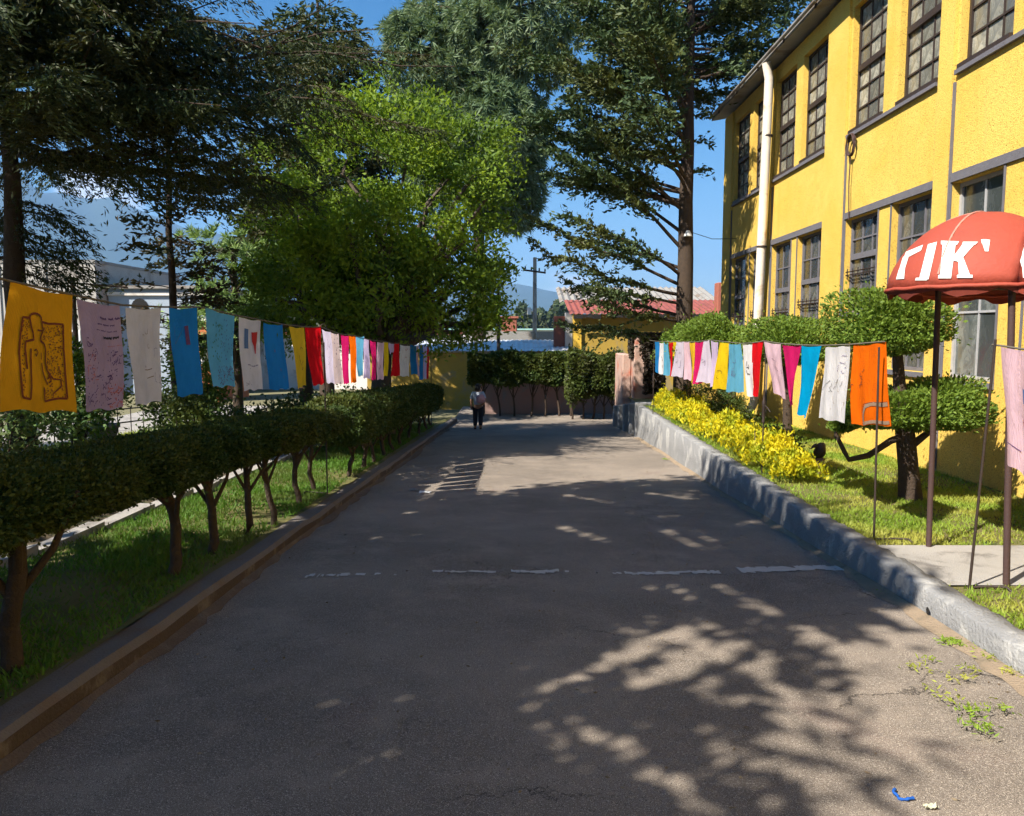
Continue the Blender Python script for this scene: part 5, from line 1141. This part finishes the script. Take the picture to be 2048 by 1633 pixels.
glyph([((1812,504),(1846,490),(1842,501),(1806,520)), ((1806,514),(1818,511),(1809,540),(1798,540)), ((1798,538),(1810,538),(1808,558),(1792,559))], 0)
glyph([((1856,489),(1874,484),(1857,559),(1838,559)), ((1832,556),(1856,556),(1854,561),(1830,561))], 0)
glyph([((1886,482),(1912,483),(1902,555),(1880,555)), ((1928,485),(1953,484),(1918,524),(1902,520)), ((1916,512),(1926,514),(1942,555),(1918,555)), ((1882,482),(1918,483),(1914,490),(1882,489)), ((1926,484),(1956,484),(1950,490),(1924,490)), ((1877,550),(1903,550),(1902,557),(1876,557)), ((1914,550),(1945,550),(1945,556),(1914,556))], 0)
glyph([((1962,479),(1980,480),(1977,503),(1970,503)), ((1962,479),(1974,479),(1972,490),(1964,488))], 0)
glyph([((2024,468),(2044,466),(2060,520),(2044,535)), ((2072,466),(2090,466),(2058,535),(2046,520)), ((2044,525),(2060,520),(2062,556),(2046,556))], 1)
for (x, y, tx, ty) in ((3.28, 6.06, 3.25, 6.06), (3.29, 5.09, 3.20, 5.09), (4.25, 5.09, 4.25, 5.09), (4.25, 6.06, 4.25, 6.06)):
    b = MB(); b.tube([(x, y, z_terr(y)-0.05), ((x+tx)/2, y, 0.9), (tx, y, RZ+0.10)], 0.0215, 10); under(b.build('post', RUST, kk), kk)
b = MB()
for (p, q) in (((3.25,6.06),(3.2,5.09)), ((3.2,5.09),(4.25,5.09)), ((4.25,5.09),(4.25,6.06)), ((4.25,6.06),(3.25,6.06))): b.tube([(p[0], p[1], RZ+0.03), (q[0], q[1], RZ+0.03)], 0.016, 6)
under(b.build('frame', RUST, kk), kk)

# ================================================================== SMALL THINGS
# lamp on the fir trunk and its wire
lp = atY(1376, 470, 18.3); o = thing('wall_lamp', 'small white lamp fixed to the trunk of the slender fir', 'lamp', tuple(lp))
b = MB(); b.lathe([(0.0, 0.10), (0.04, 0.09), (0.10, -0.02), (0.11, -0.04), (0.0, -0.04)], 12, (lp[0], lp[1], lp[2])); under(b.build('shade', WHITEP, o), o)
b = MB(); b.tube([(3.95, 18.45, lp[2]+0.16), (lp[0], lp[1], lp[2]+0.15), (lp[0], lp[1], lp[2]+0.08)], 0.02, 6); under(b.build('bracket', METAL, o), o)
wr = MB(); wr.tube([(4.0, 18.45, lp[2]+0.1), (4.6, 18.6, lp[2]-0.06), (BX-0.05, 18.9, lp[2]-0.02)], 0.008, 4); tag(wr.build('wire', METAL), 'thin dark wire from the fir lamp to the yellow building', 'wire')
# garden ornament on the terrace
g = atG(1638, 948, -0.05, 0.009); o = thing('garden_ornament', 'small dark weathered bird-like garden ornament on the lawn', 'ornament', tuple(g))
b = MB(); b.lathe([(0.0, 0.0), (0.10, 0.0), (0.105, 0.03), (0.05, 0.05), (0.04, 0.09), (0.06, 0.16), (0.045, 0.20), (0.0, 0.21)], 12, tuple(g)); under(b.build('base', m_simple('ornament_stone', (0.25, 0.16, 0.13), (0.12, 0.07, 0.06), 20, 0.9, 0.5), o), o)
b = MB(); V = []; n1, n2 = 12, 9
for j in range(n2+1):
    for i in range(n1):
        a, t_ = 2*math.pi*i/n1, math.pi*j/n2; rr_ = math.sin(t_)*(1 + 0.12*math.sin(a*2+j)); V.append((g[0] + 0.075*rr_*math.cos(a) - 0.02*math.cos(t_), g[1] + 0.07*rr_*math.sin(a), g[2] + 0.29 - 0.105*math.cos(math.pi-t_)*-1))
b.add(V, [(j*n1+i, j*n1+(i+1)%n1, (j+1)*n1+(i+1)%n1, (j+1)*n1+i) for j in range(n2) for i in range(n1)], 0, True)
b.tube([(g[0]-0.05, g[1]-0.02, g[2]+0.36), (g[0]-0.10, g[1]-0.03, g[2]+0.345), (g[0]-0.125, g[1]-0.04, g[2]+0.32)], [0.03, 0.018, 0.004], 7)
under(b.build('body', METAL, o), o)
# litter
def crumple(name, label, px, py, sx, sy, mat, seed, cat='litter'):
    g = atG(px, py, 0.0, 0.05); rg = rng(seed); n = 6; V = []
    for j in range(n+1):
        for i in range(n+1): V.append((g[0] + sx*(i/n-0.5) + rg.normal()*sx*0.04, g[1] + sy*(j/n-0.5) + rg.normal()*sy*0.04, zrd(g[0], g[1]) + 0.006 + abs(rg.normal())*0.008))
    o = npmesh(name, V, [(j*(n+1)+i, j*(n+1)+i+1, (j+1)*(n+1)+i+1, (j+1)*(n+1)+i) for j in range(n) for i in range(n)], mat); return tag(o, label, cat)
crumple('wrapper', 'small crumpled red wrapper beside the left kerb', 296, 1303, 0.07, 0.05, m_simple('red_wrapper', (0.55, 0.12, 0.10)), 1)
crumple('paper_strip', 'thin pale paper strip lying near the left kerb', 336, 1273, 0.06, 0.03, m_simple('pale_paper', (0.55, 0.40, 0.34)), 2)
crumple('paper_scrap', 'white paper scrap on the sunlit band of the drive', 850, 984, 0.16, 0.10, WHITEP, 3)
crumple('paper_scrap', 'torn grey paper beside the white scrap on the drive', 828, 980, 0.13, 0.14, m_simple('grey_card', (0.22, 0.21, 0.20)), 4)
g = atG(1810, 1580, 0, 0.05); b = MB(); P = []
for t_ in np.linspace(0, 1, 16):
    a = 2.2 + t_*3.0; P.append((g[0] + 0.035*math.cos(a) + 0.004*math.sin(t_*20), g[1] + 0.045*math.sin(a) + 0.015*t_, zrd(g[0], g[1]) + 0.010 + 0.004*math.sin(t_*9)))
b.tube(P, [0.004 + 0.003*abs(math.sin(t_*14)) for t_ in np.linspace(0, 1, 16)], 6); tag(b.build('ribbon', m_simple('blue_ribbon', (0.01, 0.10, 0.42), (0.01, 0.06, 0.25), 40)), 'curled scrap of blue ribbon on the asphalt', 'ribbon')
crumple('bottle_top', 'flattened pale wrapper beside the blue ribbon', 1862, 1604, 0.045, 0.03, m_simple('pale_wrapper', (0.55, 0.55, 0.40)), 6)

# left garden: planters and a low railing on the far path
for i, (px_, y, lab) in enumerate(((205, 15.5, 'pale conical planter on the far path below the mauve banner'), (470, 15.0, 'stone planter below the light blue banner'))):
    x = atY(px_, 860, y)[0]; z = z_left(y); o = thing('planter', lab, 'planter', (x, y, z))
    b = MB(); b.lathe([(0.0, 0.0), (0.20, 0.0), (0.22, 0.03), (0.30, 0.36), (0.33, 0.37), (0.33, 0.43), (0.27, 0.43), (0.26, 0.38), (0.0, 0.37)], 20, (x, y, z)); under(b.build('bowl', CONC, o), o)
    rg = rng(140+i); P, D, cc = blob((x, y, z+0.62), (0.28, 0.28, 0.26), 40, 22, 0, rg, 0.06); under(leaves('foliage', P, D, 0.06, 0.03, L_HEDGE, o, rg), o)
rl = thing('garden_railing', 'low dark railing along the far garden path', 'railing', (-9.2, 15, z_left(15)))
for z_ in (0.30, 0.62):
    b = MB(); b.tube([(-9.3, y, z_left(y)+z_) for y in (9, 13, 17, 21, 25)], 0.018, 6); under(b.build('rail', METAL, rl), rl)
for y in np.arange(9.2, 25, 0.62):
    b = MB(); b.tube([(-9.3, y, z_left(y)-0.05), (-9.3, y, z_left(y)+0.66)], 0.012, 5); under(b.build('baluster', METAL, rl), rl)
fp = atX(147, 600, -9.2); 
b = MB(); b.tube([(fp[0], fp[1], z_left(fp[1])), (fp[0], fp[1], fp[2]+0.45)], 0.05, 8); b.tube([(fp[0]-0.05, fp[1], fp[2]+0.35), (fp[0]+0.9, fp[1]+0.5, fp[2]+0.28)], 0.02, 6); tag(b.build('garden_post', METAL), 'dark thin post with side arm seen between the orange and mauve banners', 'post')

# ------------------------------------------------------------------ the child walking away down the drive
fx, fy = -1.12, 22.1; fz = zrd(fx, fy); HT = 1.34
def skin_body(name, pts, edges, rad, mat, parent, sub=2):
    me = bpy.data.meshes.new(name); me.from_pydata([(fx+p[0]*HT, fy+p[1]*HT, fz+p[2]*HT) for p in pts], edges, []); me.materials.append(mat)
    o = link(bpy.data.objects.new(name, me), None)
    sk = o.modifiers.new('skin', 'SKIN')
    if not me.skin_vertices: 
        bpy.context.view_layer.objects.active = o; me.skin_vertices
    for i, r_ in enumerate(rad): me.skin_vertices[0].data[i].radius = (r_[0]*HT, r_[1]*HT) if isinstance(r_, tuple) else (r_*HT, r_*HT)
    me.skin_vertices[0].data[0].use_root = True
    ss = o.modifiers.new('smooth', 'SUBSURF'); ss.levels = sub; ss.render_levels = sub
    for p in me.polygons: p.use_smooth = True
    return under(o, parent) if parent else o
SKIN = m_simple('skin', (0.34, 0.19, 0.12), (0.30, 0.16, 0.10), 10, 0.6); HAIR = m_simple('black_hair', (0.012, 0.010, 0.010), (0.02, 0.016, 0.014), 40, 0.5)
person = thing('person', 'person in light blue top and dark trousers walking away carrying a pink bundle', 'person', (fx, fy, fz))
#        pelvis            waist            chest             neck            head low         head top
bp_ = [(0,0,.50), (0,.015,.58), (0,.035,.70), (0,.05,.80), (0,.06,.865), (0.0,.07,.93), (0.0,.072,.97),
       (-.105,.035,.775), (-.145,.02,.62), (-.14,.07,.47), (-.14,.09,.42),      # left arm
       (.105,.035,.775), (.15,-.01,.64), (.11,-.03,.54), (.07,-.05,.53),        # right arm bent back to the bundle
       (-.055,0,.47), (-.06,.03,.27), (-.06,.0,.06), (-.06,.05,.018), (.055,0,.47), (.06,-.01,.27), (.06,-.07,.07), (.06,-.03,.02)]
be_ = [(0,1),(1,2),(2,3),(3,4),(4,5),(5,6),(2,7),(7,8),(8,9),(9,10),(2,11),(11,12),(12,13),(13,14),(0,15),(15,16),(16,17),(17,18),(0,19),(19,20),(20,21),(21,22)]
brd = [(.085,.06),(.078,.055),(.09,.06),.032,.05,.058,.035,.042,.032,.026,.022,.042,.032,.026,.022,.056,.042,.03,.026,.056,.042,.03,.026]
body = skin_body('body', bp_, be_, brd, SKIN, person)
skin_body('trousers', [(0,0,.515),(-.055,0,.46),(-.06,.03,.27),(-.06,.0,.07),(.055,0,.46),(.06,-.01,.27),(.06,-.07,.08)], [(0,1),(1,2),(2,3),(0,4),(4,5),(5,6)], [(.098,.075),.068,.054,.044,.068,.054,.044], m_simple('dark_trousers', (0.012, 0.014, 0.025), (0.02, 0.02, 0.03)), person)
skin_body('shirt', [(0,.0,.50),(0,.015,.58),(0,.035,.70),(0,.045,.785),(-.105,.035,.772),(-.147,.02,.64),(.105,.035,.772),(.15,-.01,.65)], [(0,1),(1,2),(2,3),(2,4),(4,5),(2,6),(6,7)], [(.102,.078),(.094,.07),(.104,.074),.05,.052,.042,.052,.042], m_simple('pale_blue_shirt', (0.34, 0.42, 0.52), (0.46, 0.48, 0.54), 14), person)
skin_body('hair', [(0,.052,.90),(0,.055,.94),(0,.05,.985),(0,.02,.86),(0,.0,.80)], [(0,1),(1,2),(0,3),(3,4)], [.058,.066,.038,.045,.026], HAIR, person)
skin_body('shoe', [(-.06,-.01,.03),(-.06,.06,.022)], [(0,1)], [.034,.026], HAIR, person, 1); skin_body('shoe', [(.06,-.085,.045),(.06,-.02,.022)], [(0,1)], [.034,.026], HAIR, person, 1)
bun = skin_body('bundle', [(.06,-.10,.56),(.07,-.115,.66),(.05,-.10,.77)], [(0,1),(1,2)], [(.11,.08),(.115,.085),(.08,.06)], m_simple('patterned_pink_cloth', (0.42, 0.14, 0.17), (0.60, 0.45, 0.50), 22, 0.9), None)
tag(bun, 'pink patterned cloth bundle carried on the walking person\'s back', 'bundle')
